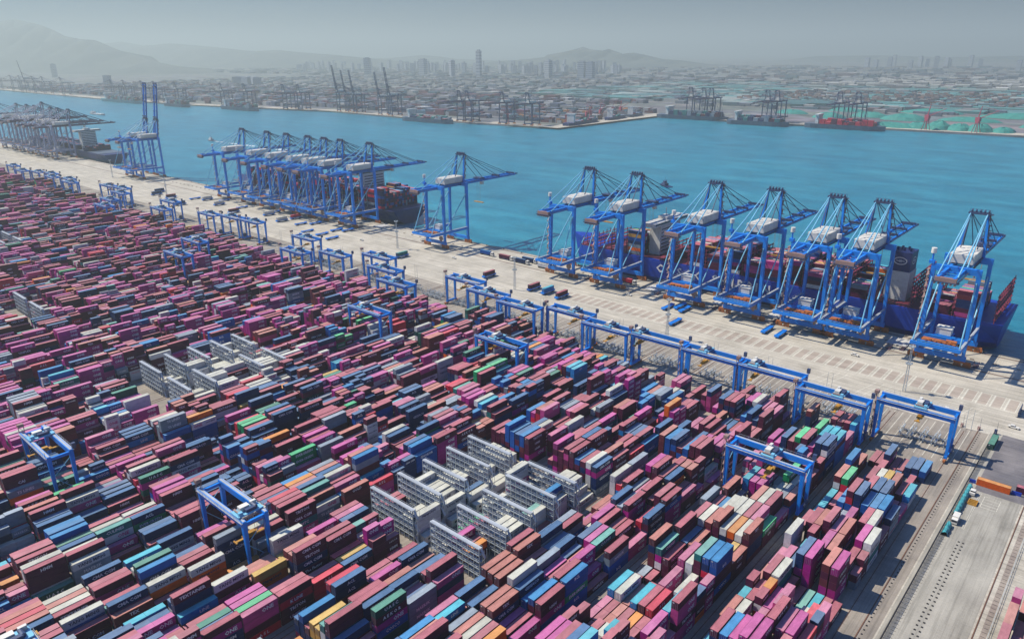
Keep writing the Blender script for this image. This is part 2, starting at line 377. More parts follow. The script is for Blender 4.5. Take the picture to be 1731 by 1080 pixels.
# ------------------------------------------------------------------ containers
PAL = {  # side paint with painted-in shade, chalky sun-faded roof with painted-in sunlight, lettering choices
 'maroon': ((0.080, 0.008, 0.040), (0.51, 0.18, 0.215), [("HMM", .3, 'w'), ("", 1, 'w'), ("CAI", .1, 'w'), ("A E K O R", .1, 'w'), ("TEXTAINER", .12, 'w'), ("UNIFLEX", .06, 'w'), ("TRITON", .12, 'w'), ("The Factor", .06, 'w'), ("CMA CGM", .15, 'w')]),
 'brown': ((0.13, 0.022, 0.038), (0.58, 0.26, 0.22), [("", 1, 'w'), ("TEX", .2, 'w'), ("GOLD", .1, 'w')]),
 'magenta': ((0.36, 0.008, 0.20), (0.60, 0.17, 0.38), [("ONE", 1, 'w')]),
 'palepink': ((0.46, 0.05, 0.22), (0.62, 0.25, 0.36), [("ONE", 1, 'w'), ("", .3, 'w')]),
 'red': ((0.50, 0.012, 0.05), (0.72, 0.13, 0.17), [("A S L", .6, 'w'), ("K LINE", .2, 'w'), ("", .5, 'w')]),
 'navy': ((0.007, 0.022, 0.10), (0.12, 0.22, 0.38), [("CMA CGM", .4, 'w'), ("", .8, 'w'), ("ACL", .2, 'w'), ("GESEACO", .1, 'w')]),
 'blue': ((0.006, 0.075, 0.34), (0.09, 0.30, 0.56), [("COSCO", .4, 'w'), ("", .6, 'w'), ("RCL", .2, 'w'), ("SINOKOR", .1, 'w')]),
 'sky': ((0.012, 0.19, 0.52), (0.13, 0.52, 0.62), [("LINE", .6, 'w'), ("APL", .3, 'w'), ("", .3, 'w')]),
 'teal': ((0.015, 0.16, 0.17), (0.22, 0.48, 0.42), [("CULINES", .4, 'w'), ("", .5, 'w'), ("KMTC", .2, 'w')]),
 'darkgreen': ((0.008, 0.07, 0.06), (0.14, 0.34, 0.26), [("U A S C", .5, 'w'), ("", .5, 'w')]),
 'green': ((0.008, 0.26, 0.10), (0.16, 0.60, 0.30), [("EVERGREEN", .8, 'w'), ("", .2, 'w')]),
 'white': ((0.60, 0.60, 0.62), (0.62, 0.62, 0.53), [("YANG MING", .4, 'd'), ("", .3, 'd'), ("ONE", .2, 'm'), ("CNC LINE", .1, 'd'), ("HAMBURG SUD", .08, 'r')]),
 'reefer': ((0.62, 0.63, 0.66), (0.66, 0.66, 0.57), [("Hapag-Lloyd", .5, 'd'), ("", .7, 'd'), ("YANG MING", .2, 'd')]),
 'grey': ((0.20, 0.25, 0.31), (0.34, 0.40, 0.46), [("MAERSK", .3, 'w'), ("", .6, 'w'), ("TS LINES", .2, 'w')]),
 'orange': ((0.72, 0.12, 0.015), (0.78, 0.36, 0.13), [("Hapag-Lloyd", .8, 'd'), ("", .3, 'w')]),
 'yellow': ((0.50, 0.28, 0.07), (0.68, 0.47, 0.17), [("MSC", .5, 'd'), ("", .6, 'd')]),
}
CW = {'maroon': 'maroon', 'brown': 'reddish brown', 'magenta': 'magenta', 'palepink': 'faded pink', 'red': 'bright red', 'navy': 'navy blue', 'blue': 'blue', 'sky': 'sky blue', 'teal': 'pale teal', 'darkgreen': 'dark green', 'green': 'bright green', 'white': 'white', 'reefer': 'white refrigerated', 'grey': 'slate grey', 'orange': 'orange', 'yellow': 'tan yellow'}
REG = {
 'left': dict(magenta=27, maroon=31, palepink=8, brown=6, navy=11, blue=2.5, white=6, grey=3, darkgreen=1.6, green=.6, teal=1.2, red=2, orange=1.0, sky=.4, yellow=.4),
 'lower': dict(maroon=36, brown=7, magenta=8, palepink=4, navy=20, blue=5, white=8, grey=5, darkgreen=3, green=.4, teal=1.2, red=3.5, orange=1.3, sky=1.8, yellow=.7),
 'mid': dict(maroon=37, brown=7, magenta=14, palepink=8, navy=15, blue=5, white=5, grey=4, darkgreen=1, green=.8, teal=1, red=2, orange=1.2, sky=1.5, yellow=.6),
 'right': dict(maroon=37, brown=8, magenta=7, palepink=7, navy=15, blue=6, white=8, grey=6, darkgreen=.8, green=1.6, teal=.8, red=1.5, orange=2.2, sky=2, yellow=.6),
 'edge': dict(maroon=35, brown=30, red=10, palepink=20, magenta=8, navy=3),
}
def pick(d):
    ks = list(d); ws = np.array([d[k] for k in ks], float); return ks[rng.choice(len(ks), p=ws/ws.sum())]
L40, L20, CWD, PITCH, BAY = 12.19, 6.06, 2.50, 2.92, 12.62
STK = {}        # (block,row,bay,half) -> dict(x, y0, y1, items=[[z0,z1,colour,text,lc]])
RACKJ = {3: (151.8, 0, 5), 4: (151.8, 0, 5), 9: (147.8, 0, 5), 10: (147.8, 0, 5), 15: (144.0, 0, 1), 16: (144.0, 0, 1), 22: (188, 0, 2), 23: (188, 0, 2)}
def text_for(c):
    L_ = PAL[c][2]; ws = np.array([a[1] for a in L_]); i = rng.choice(len(L_), p=ws/ws.sum()); return L_[i][0], L_[i][2]
def colvar(c, k):
    s, tp = PAL[c]; return
YBASE = 132.0 - 12.55*9        # bay 0 starts about y 19
OVER = {}
def fill_block(k, cx, ymin, ymax, reg_fn, gap_p=0.05, rows=9, meanh=4.4):
    bay = 0; y = ymin; racks = RACKJ.get(k) if isinstance(k, int) else None
    while y + L40 < ymax:
        reefer = False
        if racks:
            ry0, _, nr = racks
            if ry0-2 <= y + L40 + 2 and y < ry0 + 13.8*nr - 3:
                if y < ry0 - 2: y = ry0 + 1.6
                reefer = True; pitch = 13.8
            else: pitch = BAY
        else: pitch = BAY
        reg = REG[reg_fn(y)]
        hb = int(np.clip(round(rng.normal(meanh, 0.75)), 2, 5 if meanh < 4.6 else 6))
        if y > ymax - 3*BAY: hb = max(1, hb-1-int(rng.random() < .5))
        if reefer: hb = int(rng.choice([2, 2, 3, 4]))
        halves = (not reefer) and rng.random() < 0.17
        prev = None; hrun = hb; r = 0
        while r < rows:
            run = int(rng.choice([1, 1, 1, 2, 2, 3])); col = pick(reg)
            if reefer: col = 'reefer' if rng.random() < (0.9 if k < 15 else 0.3) else pick(reg)
            hrun = int(np.clip(hb + rng.choice([-3, -2, -1, -1, 0, 0, 0, 1, 1]), 0 if rng.random() < gap_p*4 else 1, 6))
            if rng.random() < (0.22 if reefer else gap_p): hrun = 0
            for q_ in range(run):
                if r >= rows: break
                for half in ((1, 2) if halves else (0,)):
                    h = max(0, hrun - int(rng.random() < .25) - (int(rng.random() < .4) if half else 0))
                    x = cx + 0.5 + (r-(rows-1)/2)*PITCH
                    y0 = y + (0 if half < 2 else L40-L20) ; y1 = y0 + (L40 if half == 0 else L20)
                    items = []; z = 0.02
                    for ti in range(h):
                        cc = col if (rng.random() < .62) else pick(reg)
                        if reefer and col == 'reefer' and rng.random() < .85: cc = 'reefer'
                        hh = 2.9 if rng.random() < .72 else 2.59
                        tx, lc = text_for(cc); items.append([z, z+hh, cc, tx, lc]); z += hh
                    STK[(k, r, bay, half)] = dict(x=x+rng.uniform(-.05, .05), y0=y0+rng.uniform(-.05, .05), y1=y1, items=items)
                r += 1
        y += pitch; bay += 1
def regk(k):
    def f(y):
        if k <= 1: return 'right'
        if k <= 5: return 'mid' if y > 110 else 'lower'
        if k <= 8 and y < 190: return 'lower'
        return 'left' if k > 8 else 'mid'
    return f
for k in range(0, 44):
    fill_block(k, BC(k), YBASE, 348 if k > 0 else 340, regk(k), gap_p=0.09 if k < 2 else 0.03, meanh=3.9 if k < 2 else (4.4 if k < 7 else 4.6))
fill_block('e', 4.0, 95.0, 262, lambda y: 'edge', gap_p=0.02, meanh=4.3)

OV = [(-62.7,220.9,5,'magenta',0), (-65.5,221.2,5,'navy navy magenta',0), (-68.5,219.3,4,'white teal sky',0), (-71.1,220.6,4,'maroon',0), (-58.0,225.0,5,'brown maroon brown magenta',0), (-55.2,225.4,5,'magenta maroon maroon magenta',0), (-53.0,236.8,3,'maroon',0), (-52.0,247.9,4,'reefer',0), (-55.1,248.2,4,'magenta',0), (-63.9,239.9,4,'magenta magenta',0), (-61.2,240.0,4,'brown maroon magenta',0), (-70.9,204.0,3,'maroon',0), (-74.6,209.9,2,'brown',1), (-66.5,202.2,3,'magenta',0), (-62.8,198.1,4,'palepink magenta',0), (-66.8,190.2,3,'palepink',0), (-64.1,190.7,3,'maroon',0), (-63.5,185.7,3,'orange brown',0), (-72.7,183.3,3,'white',0), (-75.4,180.6,2,'sky',0), (-69.9,188.3,1,'blue',0), (-55.5,201.1,3,'red',0), (-58.5,200.9,2,'reefer',0), (-63.2,214.5,1,'maroon',0), (-61.2,213.7,1,'teal',0), (-58.5,215.3,1,'sky',0), (-55.1,215.8,1,'maroon',0), (-52.6,213.2,1,'maroon',0), (-105.9,196.9,4,'teal magenta reefer',0), (-101.5,199.8,3,'maroon',0), (-97.0,203.1,4,'palepink magenta',0), (-107.6,180.7,3,'sky',0), (-104.2,180.3,3,'white reefer',0), (-101.3,181.5,2,'brown',0), (-97.1,178.1,3,'maroon',0), (-93.2,181.5,3,'red',0), (-88.4,178.3,4,'sky magenta',0), (-96.5,189.0,3,'palepink',0), (-90.7,195.3,3,'white magenta',0), (-88.6,190.6,2,'grey',0), (-107.0,167.8,2,'maroon',0), (-108.2,159.0,2,'palepink',0), (-105.0,157.1,2,'maroon',0), (-102.0,166.1,2,'brown',0), (-99.9,165.6,2,'maroon',0), (-97.0,165.8,2,'orange brown',0), (-94.2,165.9,2,'maroon',0), (-88.5,166.5,4,'magenta',0), (-83.6,195.6,3,'white maroon',1), (-76.3,194.3,3,'brown maroon',1), (-120.7,187.2,2,'grey',1), (-104.2,251.5,4,'brown',0), (-106.7,244.7,3,'maroon',0), (-103.3,249.0,2,'grey',0), (-97.3,241.1,4,'white',0), (-93.8,241.2,4,'white',0), (-91.0,240.7,4,'maroon',0), (-87.6,241.3,4,'palepink white brown',0), (-94.4,229.4,4,'white navy maroon',0), (-90.8,227.6,4,'orange maroon',0), (-87.5,227.4,4,'white maroon',0), (-93.9,253.1,4,'brown',0), (-90.8,252.7,4,'white',0), (-87.7,252.3,4,'maroon',0), (-102.2,227.3,4,'white magenta magenta navy',0), (-99.7,228.5,4,'brown magenta maroon',0), (-104.8,228.8,4,'maroon',0), (-89.1,212.5,3,'brown',0), (-86.7,212.2,3,'yellow brown',0), (-84.1,212.0,3,'brown maroon',0), (-92.0,271.7,4,'green darkgreen darkgreen darkgreen',0), (-76.2,276.6,2,'sky white',0), (-66.4,272.0,5,'maroon red blue',0), (-74.2,290.4,4,'brown reefer maroon',0), (-71.2,293.0,4,'green red',0), (-74.9,235.6,4,'reefer reefer reefer',0), (-73.5,252.8,3,'maroon',0), (-67.9,253.2,4,'brown',0), (-64.5,252.5,4,'palepink magenta',0), (-63.1,262.7,3,'magenta',1), (-78.8,268.7,1,'brown',0), (-230.4,125.5,5,'red',0), (-227.1,125.3,5,'maroon',0), (-223.9,125.2,5,'maroon',0), (-220.8,125.0,5,'maroon',0), (-242.2,127.6,4,'maroon',0), (-241.4,139.0,4,'orange',0), (-236.5,139.4,4,'brown',0), (-232.9,139.3,4,'navy',0), (-242.6,151.6,4,'grey',0), (-239.3,152.0,4,'brown',0), (-236.1,151.9,4,'navy magenta',0), (-227.7,152.4,4,'maroon',0), (-223.8,152.0,4,'magenta magenta',0), (-225.0,139.8,4,'brown',0), (-222.0,139.9,3,'white grey',0), (-221.4,152.3,3,'blue',0), (-262.7,140.8,4,'palepink',0), (-259.4,140.2,3,'white navy',0), (-210.9,124.1,4,'palepink',0), (-207.4,124.5,4,'magenta',0), (-210.3,136.7,4,'maroon',0), (-207.4,136.3,4,'palepink',0), (-204.5,136.9,4,'navy',0), (-204.6,124.2,3,'magenta',0), (-200.9,124.0,3,'brown',0), (-192.2,122.4,3,'red',0), (-189.2,122.6,3,'yellow',0), (-187.0,122.9,3,'navy maroon',0), (-199.6,137.3,3,'magenta',0), (-195.8,137.9,3,'white maroon darkgreen',0), (-239.3,162.7,4,'magenta',0), (-209.1,147.5,4,'maroon',0), (-207.8,108.1,3,'yellow orange',0), (-203.1,108.1,3,'brown',0), (-173.1,139.0,2,'green',0), (-167.5,136.8,3,'brown',0), (-167.7,149.5,3,'magenta',0), (-158.6,133.0,4,'maroon',0), (-154.4,132.8,5,'maroon',0), (-150.7,135.2,5,'navy',0), (-164.3,122.3,4,'brown',0), (-162.1,122.7,4,'navy white',0), (-156.2,122.6,3,'navy magenta',0), (-142.0,130.6,4,'palepink maroon magenta',0), (-138.6,130.2,4,'sky navy navy',0), (-134.3,128.8,4,'palepink magenta',0), (-132.2,130.1,4,'grey',0), (-129.7,130.4,4,'brown',0), (-126.5,130.0,4,'white',0), (-123.8,130.0,4,'maroon',0), (-120.6,130.9,4,'orange',0), (-139.7,143.9,3,'brown',0), (-146.3,143.9,3,'red maroon',0), (-133.9,144.0,3,'magenta magenta',0), (-144.2,121.0,2,'maroon',0), (-154.5,110.4,3,'brown maroon',1), (-173.7,123.1,3,'maroon',0), (-268.0,64.1,4,'darkgreen',0), (-257.8,63.3,4,'brown',0), (-254.0,64.6,4,'white grey',0), (-251.4,76.1,4,'brown',0), (-249.0,75.8,4,'white',0), (-241.0,77.4,4,'sky',0), (-234.3,77.3,4,'white navy',0), (-244.4,65.0,4,'white',0), (-239.1,65.7,3,'white blue',0), (-247.0,52.1,3,'maroon',0), (-241.4,52.3,3,'brown',0), (-224.1,50.0,4,'white blue',0), (-233.6,51.4,3,'maroon',0), (-222.2,63.9,4,'navy',0), (-218.3,64.0,3,'brown',0), (-208.4,61.9,4,'sky maroon',0), (-255.8,51.1,5,'maroon maroon maroon white',0), (-259.5,51.4,5,'white',0), (-245.6,39.2,5,'teal darkgreen',0), (-217.2,51.4,4,'brown',0), (-234.0,39.7,4,'brown',0), (-239.1,38.1,4,'brown orange',0), (-222.8,75.9,4,'white orange maroon',0), (-321.3,160.6,4,'yellow maroon',0), (-311.1,174.4,4,'white',0), (-331.0,124.1,5,'white',0), (-319.1,136.8,4,'white blue',0), (-382.6,133.4,3,'blue',0), (-295.3,74.2,5,'white',0), (-295.1,73.6,4,'white',0), (-220.4,83.3,4,'white orange',0), (-201.4,76.2,4,'sky maroon',0), (-187.4,85.6,4,'green darkgreen maroon maroon',0), (-192.2,72.2,4,'darkgreen',0), (-161.3,102.7,5,'teal white',0), (-264.9,93.4,4,'navy green navy',0), (-201.7,104.3,4,'yellow orange',0), (-256.8,268.5,5,'green green green',0), (-261.5,277.0,4,'maroon',0), (-255.1,271.9,5,'green teal red',0), (-303.8,294.2,5,'magenta maroon magenta',0), (-330.5,301.8,4,'yellow',0), (-316.5,293.4,5,'navy blue navy',0), (-332.5,295.3,5,'white',0), (-320.1,245.6,5,'maroon',0), (-328.0,245.6,5,'magenta',0), (-328.9,238.6,3,'red',0), (-320.2,233.4,3,'white',0), (-311.5,255.4,4,'white',0), (-308.1,264.9,4,'brown',0), (-297.8,269.3,4,'magenta',0), (-335.1,315.1,5,'blue',0), (-286.8,261.5,4,'white',0), (-304.4,240.4,4,'grey',0), (-311.1,238.8,4,'palepink',0)]
def block_bays(k):
    return sorted({(s_['y0'], key[2], key[3]) for key, s_ in STK.items() if key[0] == k and key[1] == 4 and key[3] in (0, 1)})
for (x, y, n_, cs_, hf) in OV:
    k = int(round((-63.7-x)/33.6)); cx = BC(k); r = int(round((x-cx-0.5)/PITCH+4.0))
    if not (0 <= r <= 8) or k < 0: continue
    bb = min(block_bays(k), key=lambda b_: abs(b_[0]+6.1-y)); bay = bb[1]; cols = cs_.split()
    halves = (1, 2) if (k, r, bay, 1) in STK else (0,)
    for h_ in halves:
        s_ = STK.get((k, r, bay, h_))
        if not s_: continue
        items = []; z = 0.02
        low = [cols[min(n_-1-ti, len(cols)-1)] if (n_-1-ti < len(cols) or rng.random() < .6) else pick(REG['mid']) for ti in range(n_)]
        for cc in low:
            tx, lc = text_for(cc); items.append([z, z+2.9, cc, tx, lc]); z += 2.9
        s_['items'] = items


# camera projection used only to choose which containers show largest
Rm = np.array([[r2.x, r2.y, r2.z], [d2.x, d2.y, d2.z], [fw.x, fw.y, fw.z]])
def vis_project(p):
    v = Rm @ (np.array(p) - np.array([0, 0, CAMH])); f = 1251.8
    return 865.5 + f*v[0]/v[2] if v[2] > 0 else -9e9, 540 + f*v[1]/v[2] if v[2] > 0 else -9e9, v[2]
def topz(key):
    k, r, bay, half = key; z = 0.0
    for hf in ((0, 1, 2) if half == 0 else (0, half)):
        s = STK.get((k, r, bay, hf))
        if s and s['items']: z = max(z, s['items'][-1][1])
    return z
cands = []; allc = []
for key, s in STK.items():
    if not s['items']: continue
    k, r, bay, half = key
    px, py, dep = vis_project((s['x'], s['y0'], s['items'][-1][1]))
    if dep < 0 or px < -130 or px > 1860 or py > 1330: 
        continue
    zn = topz((k, r+1, bay, half)) if r < 8 else 0.0
    zf = 0.0
    for bb in (bay-1,):
        zf = topz((k, r, bb, 0 if half != 1 else 2)) if half != 2 else topz((k, r, bay, 1))
    nI = len(s['items'])
    for ti, it in enumerate(s['items']):
        z0, z1 = it[0], it[1]
        side = max(0, z1 - max(z0, zn)); front = max(0, z1 - max(z0, zf)); top = ti == nI-1
        if zn > z1 and zf > z1 and not top and r < 8 and ti < nI-1: 
            hidden = True
        else: hidden = False
        P = np.array([s['x'], s['y0'], z1]); V = P - np.array([0, 0, CAMH]); D = np.linalg.norm(V); V = V/D
        Lc = s['y1']-s['y0']
        area = (top*Lc*CWD*abs(V[2]) + side*Lc*abs(V[0]) + front*CWD*abs(V[1]))/D**2
        px, py, dep = vis_project((s['x'], (s['y0']+s['y1'])/2, z1))
        inside = (20 < px < 1711) and (py < 1065)
        if not inside: area *= 0.35 if (-20 < px < 1751 and py < 1100) else 0
        rec = dict(key=key, s=s, it=it, ti=ti, top=top, side=side, front=front, area=area, D=D, px=px, py=py, hidden=hidden, n=nI)
        allc.append(rec)
allc.sort(key=lambda a: -a['area'])
IND = allc[:290]; REST = allc[290:]
print("containers:", len(allc), "min area px", IND[-1]['area']*1251.8**2*(1024/1731)**2)

MATL = {'w': 0, 'd': 1, 'm': 2, 'r': 3}
def letter_size(tx, L_):
    n_ = len(tx)
    if tx == 'ONE': return 1.95, (0.20 if L_ > 8 else 0.0)
    s = min(1.6, 0.78*L_/max(1, n_)/0.62); return max(0.6, s), (0.12 if tx == 'LINE' else 0.0)
def add_letters(bm, tx, x, ym, zc, L_):
    sz, off = letter_size(tx, L_); v, f = textmesh(tx, sz)
    if len(v) == 0: return
    P = np.stack([np.full(len(v), x), ym + off*L_ + v[:, 0], zc + v[:, 1]], 1); bm.add(P, f)
def jit(c, a=0.12):
    return np.clip(np.asarray(c)*(1 + rng.uniform(-a, a)), 0, 1)
big = MB(); LB = {k: MB() for k in 'wdmr'}; B = []; Sc = []; Tc = []
for c in REST:
    s, it = c['s'], c['it']
    if c['hidden']: continue
    B.append((s['x']-CWD/2, s['x']+CWD/2, s['y0'], s['y1'], it[0]+0.015, it[1]-0.015))
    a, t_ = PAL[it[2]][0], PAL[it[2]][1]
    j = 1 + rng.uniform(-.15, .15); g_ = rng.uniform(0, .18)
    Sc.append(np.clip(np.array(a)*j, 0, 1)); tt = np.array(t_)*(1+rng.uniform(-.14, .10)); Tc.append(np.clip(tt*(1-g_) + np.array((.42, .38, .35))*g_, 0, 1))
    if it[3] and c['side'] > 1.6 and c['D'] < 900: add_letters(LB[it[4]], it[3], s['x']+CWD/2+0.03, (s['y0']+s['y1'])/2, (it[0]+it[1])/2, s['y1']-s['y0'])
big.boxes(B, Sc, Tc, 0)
for i, kk in enumerate('wdmr'):
    lb = LB[kk]
    for v, f in zip(lb.V, lb.F): big.V.append(v); big.F.append(f + big.n); big.C.append(np.ones((len(f), 3))); big.MI.append(np.full(len(f), i+1))
    big.n += lb.n
tag(big.build("container_stacks", [M['cont'], M['letters_w'], M['letters_d'], M['letters_m'], M['letters_r']]),
    "thousands of stacked shipping containers in maroon, magenta, navy and white filling the yard", "shipping containers", kind='stuff')

# individual containers: Empty > body, door_end / cooling_unit, lettering
_mesh = {}
def cont_meshes(col, L_, H, tx, lc, v):
    key = (col, L_, H, v)
    if key not in _mesh:
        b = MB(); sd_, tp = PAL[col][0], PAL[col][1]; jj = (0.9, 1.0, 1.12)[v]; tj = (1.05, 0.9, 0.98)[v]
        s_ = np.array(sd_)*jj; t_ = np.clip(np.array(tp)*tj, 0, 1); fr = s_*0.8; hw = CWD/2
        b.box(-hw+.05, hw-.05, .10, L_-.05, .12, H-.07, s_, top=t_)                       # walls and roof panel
        for sx in (-1, 1):
            x0, x1 = (-hw, -hw+.12) if sx < 0 else (hw-.12, hw)
            b.box(x0, x1, .13, L_-.13, H-.14, H-.03, fr, top=t_*0.92); b.box(x0, x1, .13, L_-.13, .02, .17, fr)    # side rails
            for y0 in (0.0, L_-.13): b.box(x0-.003*(sx < 0), x1+.003*(sx > 0), y0, y0+.13, .0, H-.02, fr, top=t_*0.8)   # corner posts
        for y0 in (.002, L_-.128): b.box(-hw+.12, hw-.12, y0, y0+.12, H-.14, H-.035, fr, top=t_*0.92); b.box(-hw+.12, hw-.12, y0, y0+.12, .02, .16, fr)
        nr = int(L_/0.6)
        for i in range(nr):   # roof corrugation ribs
            y = .3 + i*(L_-.6)/(nr-1); b.box(-hw+.2, hw-.2, y-.10, y+.10, H-.075, H-.045, s_, top=t_*1.03)
        nr = int(L_/0.42)
        for i in range(nr):   # side ribs on both long sides
            y = .25 + i*(L_-.5)/(nr-1)
            for x0, x1 in ((-hw+.015, -hw+.06), (hw-.06, hw-.015)): b.box(x0, x1, y-.09, y+.09, .18, H-.15, s_*1.05)
        body = b.build("body", M['cont']); COL.objects.unlink(body)
        d = MB()
        if col == 'reefer':
            d.box(-1.02, 1.02, -.03, .09, .25, H-.2, (.55, .56, .58)); d.box(-.75, .75, -.06, -.031, H*.52, H*.80, (.05, .06, .09)); d.box(-.7, .1, -.06, -.031, .45, H*.42, (.10, .11, .14))
        else:
            for sx in (-.55, .55): d.box(sx-.51, sx+.51, -.02, .09, .17, H-.16, s_*1.02)
            for rx in (-.85, -.3, .3, .85): d.beam((rx, -.05, .2), (rx, -.05, H-.2), .05, .05, np.array((.35, .35, .36)))
            d.box(-.95, -.2, -.035, -.021, H*.72, H*.86, (.6, .6, .6) if v else s_)
        dd = d.build("cooling_unit" if col == 'reefer' else "door_end", M['misc']); COL.objects.unlink(dd)
        _mesh[key] = (body.data, dd.data)
        bpy.data.objects.remove(body); bpy.data.objects.remove(dd)
    return _mesh[key]
_lm = {}
def letter_mesh(tx, lc, L_, H):
    key = (tx, lc, L_, H)
    if key not in _lm:
        b = MB(); add_letters(b, tx, CWD/2+0.012, L_/2, H/2, L_); o = b.build("lettering", M['letters_'+lc]); _lm[key] = o.data; bpy.data.objects.remove(o)
    return _lm[key]
BN = {0: "block beside service road", 1: "second block from road", 2: "third block from road", 3: "fourth block from road", 4: "fifth block from road", 5: "sixth block from road", 6: "seventh block from road", 7: "eighth block from road", 8: "ninth block from road", 9: "tenth block from road", 10: "eleventh block from road", 'e': "block across service road"}
def cont_label(c):
    s, it = c['s'], c['it']; k, r, bay, half = c['key']
    a = CW[it[2]] + (" short" if half else "")
    lv = "top" if c['top'] else ORD[c['ti']] + "-tier"
    side = {1: " near end", 2: " far end"}.get(half, "")
    lab = f"{a} container, {lv}, {ORD[r]} column, {ORD[min(bay,29)]} bay{side}, {BN.get(k, 'block further left')}"
    return lab if len(lab.split()) <= 16 else lab.replace(' container', '')
for c in IND:
    s, it = c['s'], c['it']; L_ = L20 if c['key'][3] else L40; H = round(it[1]-it[0], 2); v = int(rng.integers(0, 3))
    bm_, dm_ = cont_meshes(it[2], L_, H, it[3], it[4], v)
    root = empty("shipping_container", (s['x'], s['y0'], it[0])); tag(root, cont_label(c), "shipping container", "shipping containers stacked in the yard")
    for nm, dta in (("body", bm_), ("cooling_unit" if it[2] == 'reefer' else "door_end", dm_)):
        o = bpy.data.objects.new(nm, dta); COL.objects.link(o); o.parent = root
    if it[3]:
        o = bpy.data.objects.new("lettering", letter_mesh(it[3], it[4], L_, H)); COL.objects.link(o); o.parent = root

# ------------------------------------------------------------------ reefer racks: steel frames across a block
def make_rack():
    root = empty("reefer_rack"); W = 24.8; H = 14.0; D = 1.5
    f = MB()
    for i in range(10):
        x = -W/2 + i*W/9
        for y in (0.06, D-.06): f.beam((x, y, 0), (x, y, H), .22, .22)
        for z in (2.8, 5.6, 8.4, 11.2, 13.7): f.beam((x, .15, z), (x, D-.15, z), .14, .18)
        if i < 9:
            for z in range(5): 
                f.box(x+.5, x+W/9-.5, .10, .22, z*2.8+.7, z*2.8+1.5, mi=1)
    for z in (2.8, 5.6, 8.4, 11.2, 13.8):
        for y in (0.0, D): f.beam((-W/2, y, z), (W/2, y, z), .12, .34)
        for y in (0.0, D): f.beam((-W/2, y, z+1.0), (W/2, y, z+1.0), .07, .07)
    f.build("frame", [M['galv'], M['navysteel']], root)
    w_ = MB()
    for z in (2.8, 5.6, 8.4, 11.2): w_.box(-W/2+.1, W/2-.1, .12, D-.12, z-.04, z+.03)
    w_.build("platforms", M['galvlight'], root)
    r_ = MB(); r_.box(-W/2-.1, W/2+.1, -.1, D+.1, H, H+.12); r_.build("roof_walkway", M['galvlight'], root)
    st = MB()
    for z in range(5):
        a, b_ = (W/2+.4, W/2+2.2) if z % 2 else (W/2+2.2, W/2+.4); st.beam((a, D/2, z*2.8), (b_, D/2, z*2.8+2.8), .9, .12)
    for x in (W/2+.3, W/2+2.4):
        for y in (.1, D-.1): st.beam((x, y, 0), (x, y, H+.8), .1, .1)
    st.build("stair", M['galv'], root)
    return root
rack0 = None
RK = []
for k, off, ys in ((3, 3.6, (151.8, 165.6, 179.4, 193.2, 206.5)), (4, 2.6, (151.8, 165.6, 179.4, 193.2, 206.5)), (9, 4.0, (147.8, 161.6, 189.2, 203)), (10, 4.0, (147.8, 161.6, 175.4, 189.2, 203)), (15, 4, (144,)), (16, 4, (144,)), (22, 4, (188, 202)), (23, 4, (188, 202))):
    for j, y in enumerate(ys): RK.append((k, off, j, y))
NB = {3: "fourth block from the road", 4: "fifth block from the road", 9: "tenth block from the road", 10: "eleventh block from the road", 15: "far left blocks, right one", 16: "far left blocks, left one", 22: "hazy upper left block, right one", 23: "hazy upper left block, left one"}
for k, off, j, y in RK:
    o = rack0 if rack0 is None else copy_tree(rack0)
    if o is None: rack0 = o = make_rack()
    o.location = (BC(k)+off-2.0, y, 0)
    tag(o, f"grey steel reefer rack, {ORD[j]} from the front, {NB[k]}", "reefer rack", "steel racks between the white refrigerated containers")
# low white service cabins beside the racks
cab = MB(); cab.box(-1.3, 1.3, 0, 11, 0.1, 3.0, (.62, .62, .58)); cab.box(-1.45, 1.45, -.15, 11.15, 3.0, 3.15, (.60, .60, .52))
cabin = empty("service_cabin"); cab.build("walls", M['misc'], cabin)
for y in (1.5, 5, 8.5): wn = MB(); wn.box(1.3, 1.34, y, y+1.2, 1.3, 2.2); wn.build("window", M['glass'], cabin)
for i, (x, y) in enumerate(((-182.3, 154.0), (-182.3, 168.0), (-182.3, 181.8), (-217, 137.0))):
    o = cabin if i == 0 else copy_tree(cabin); o.location = (x, y, 0)
    tag(o, ["low white cabin right of the frontmost rack", "low white cabin right of the second rack", "low white cabin right of the third rack", "small white cabin on the bare ground left of the racks"][i], "cabin", "white cabins by the reefer racks")

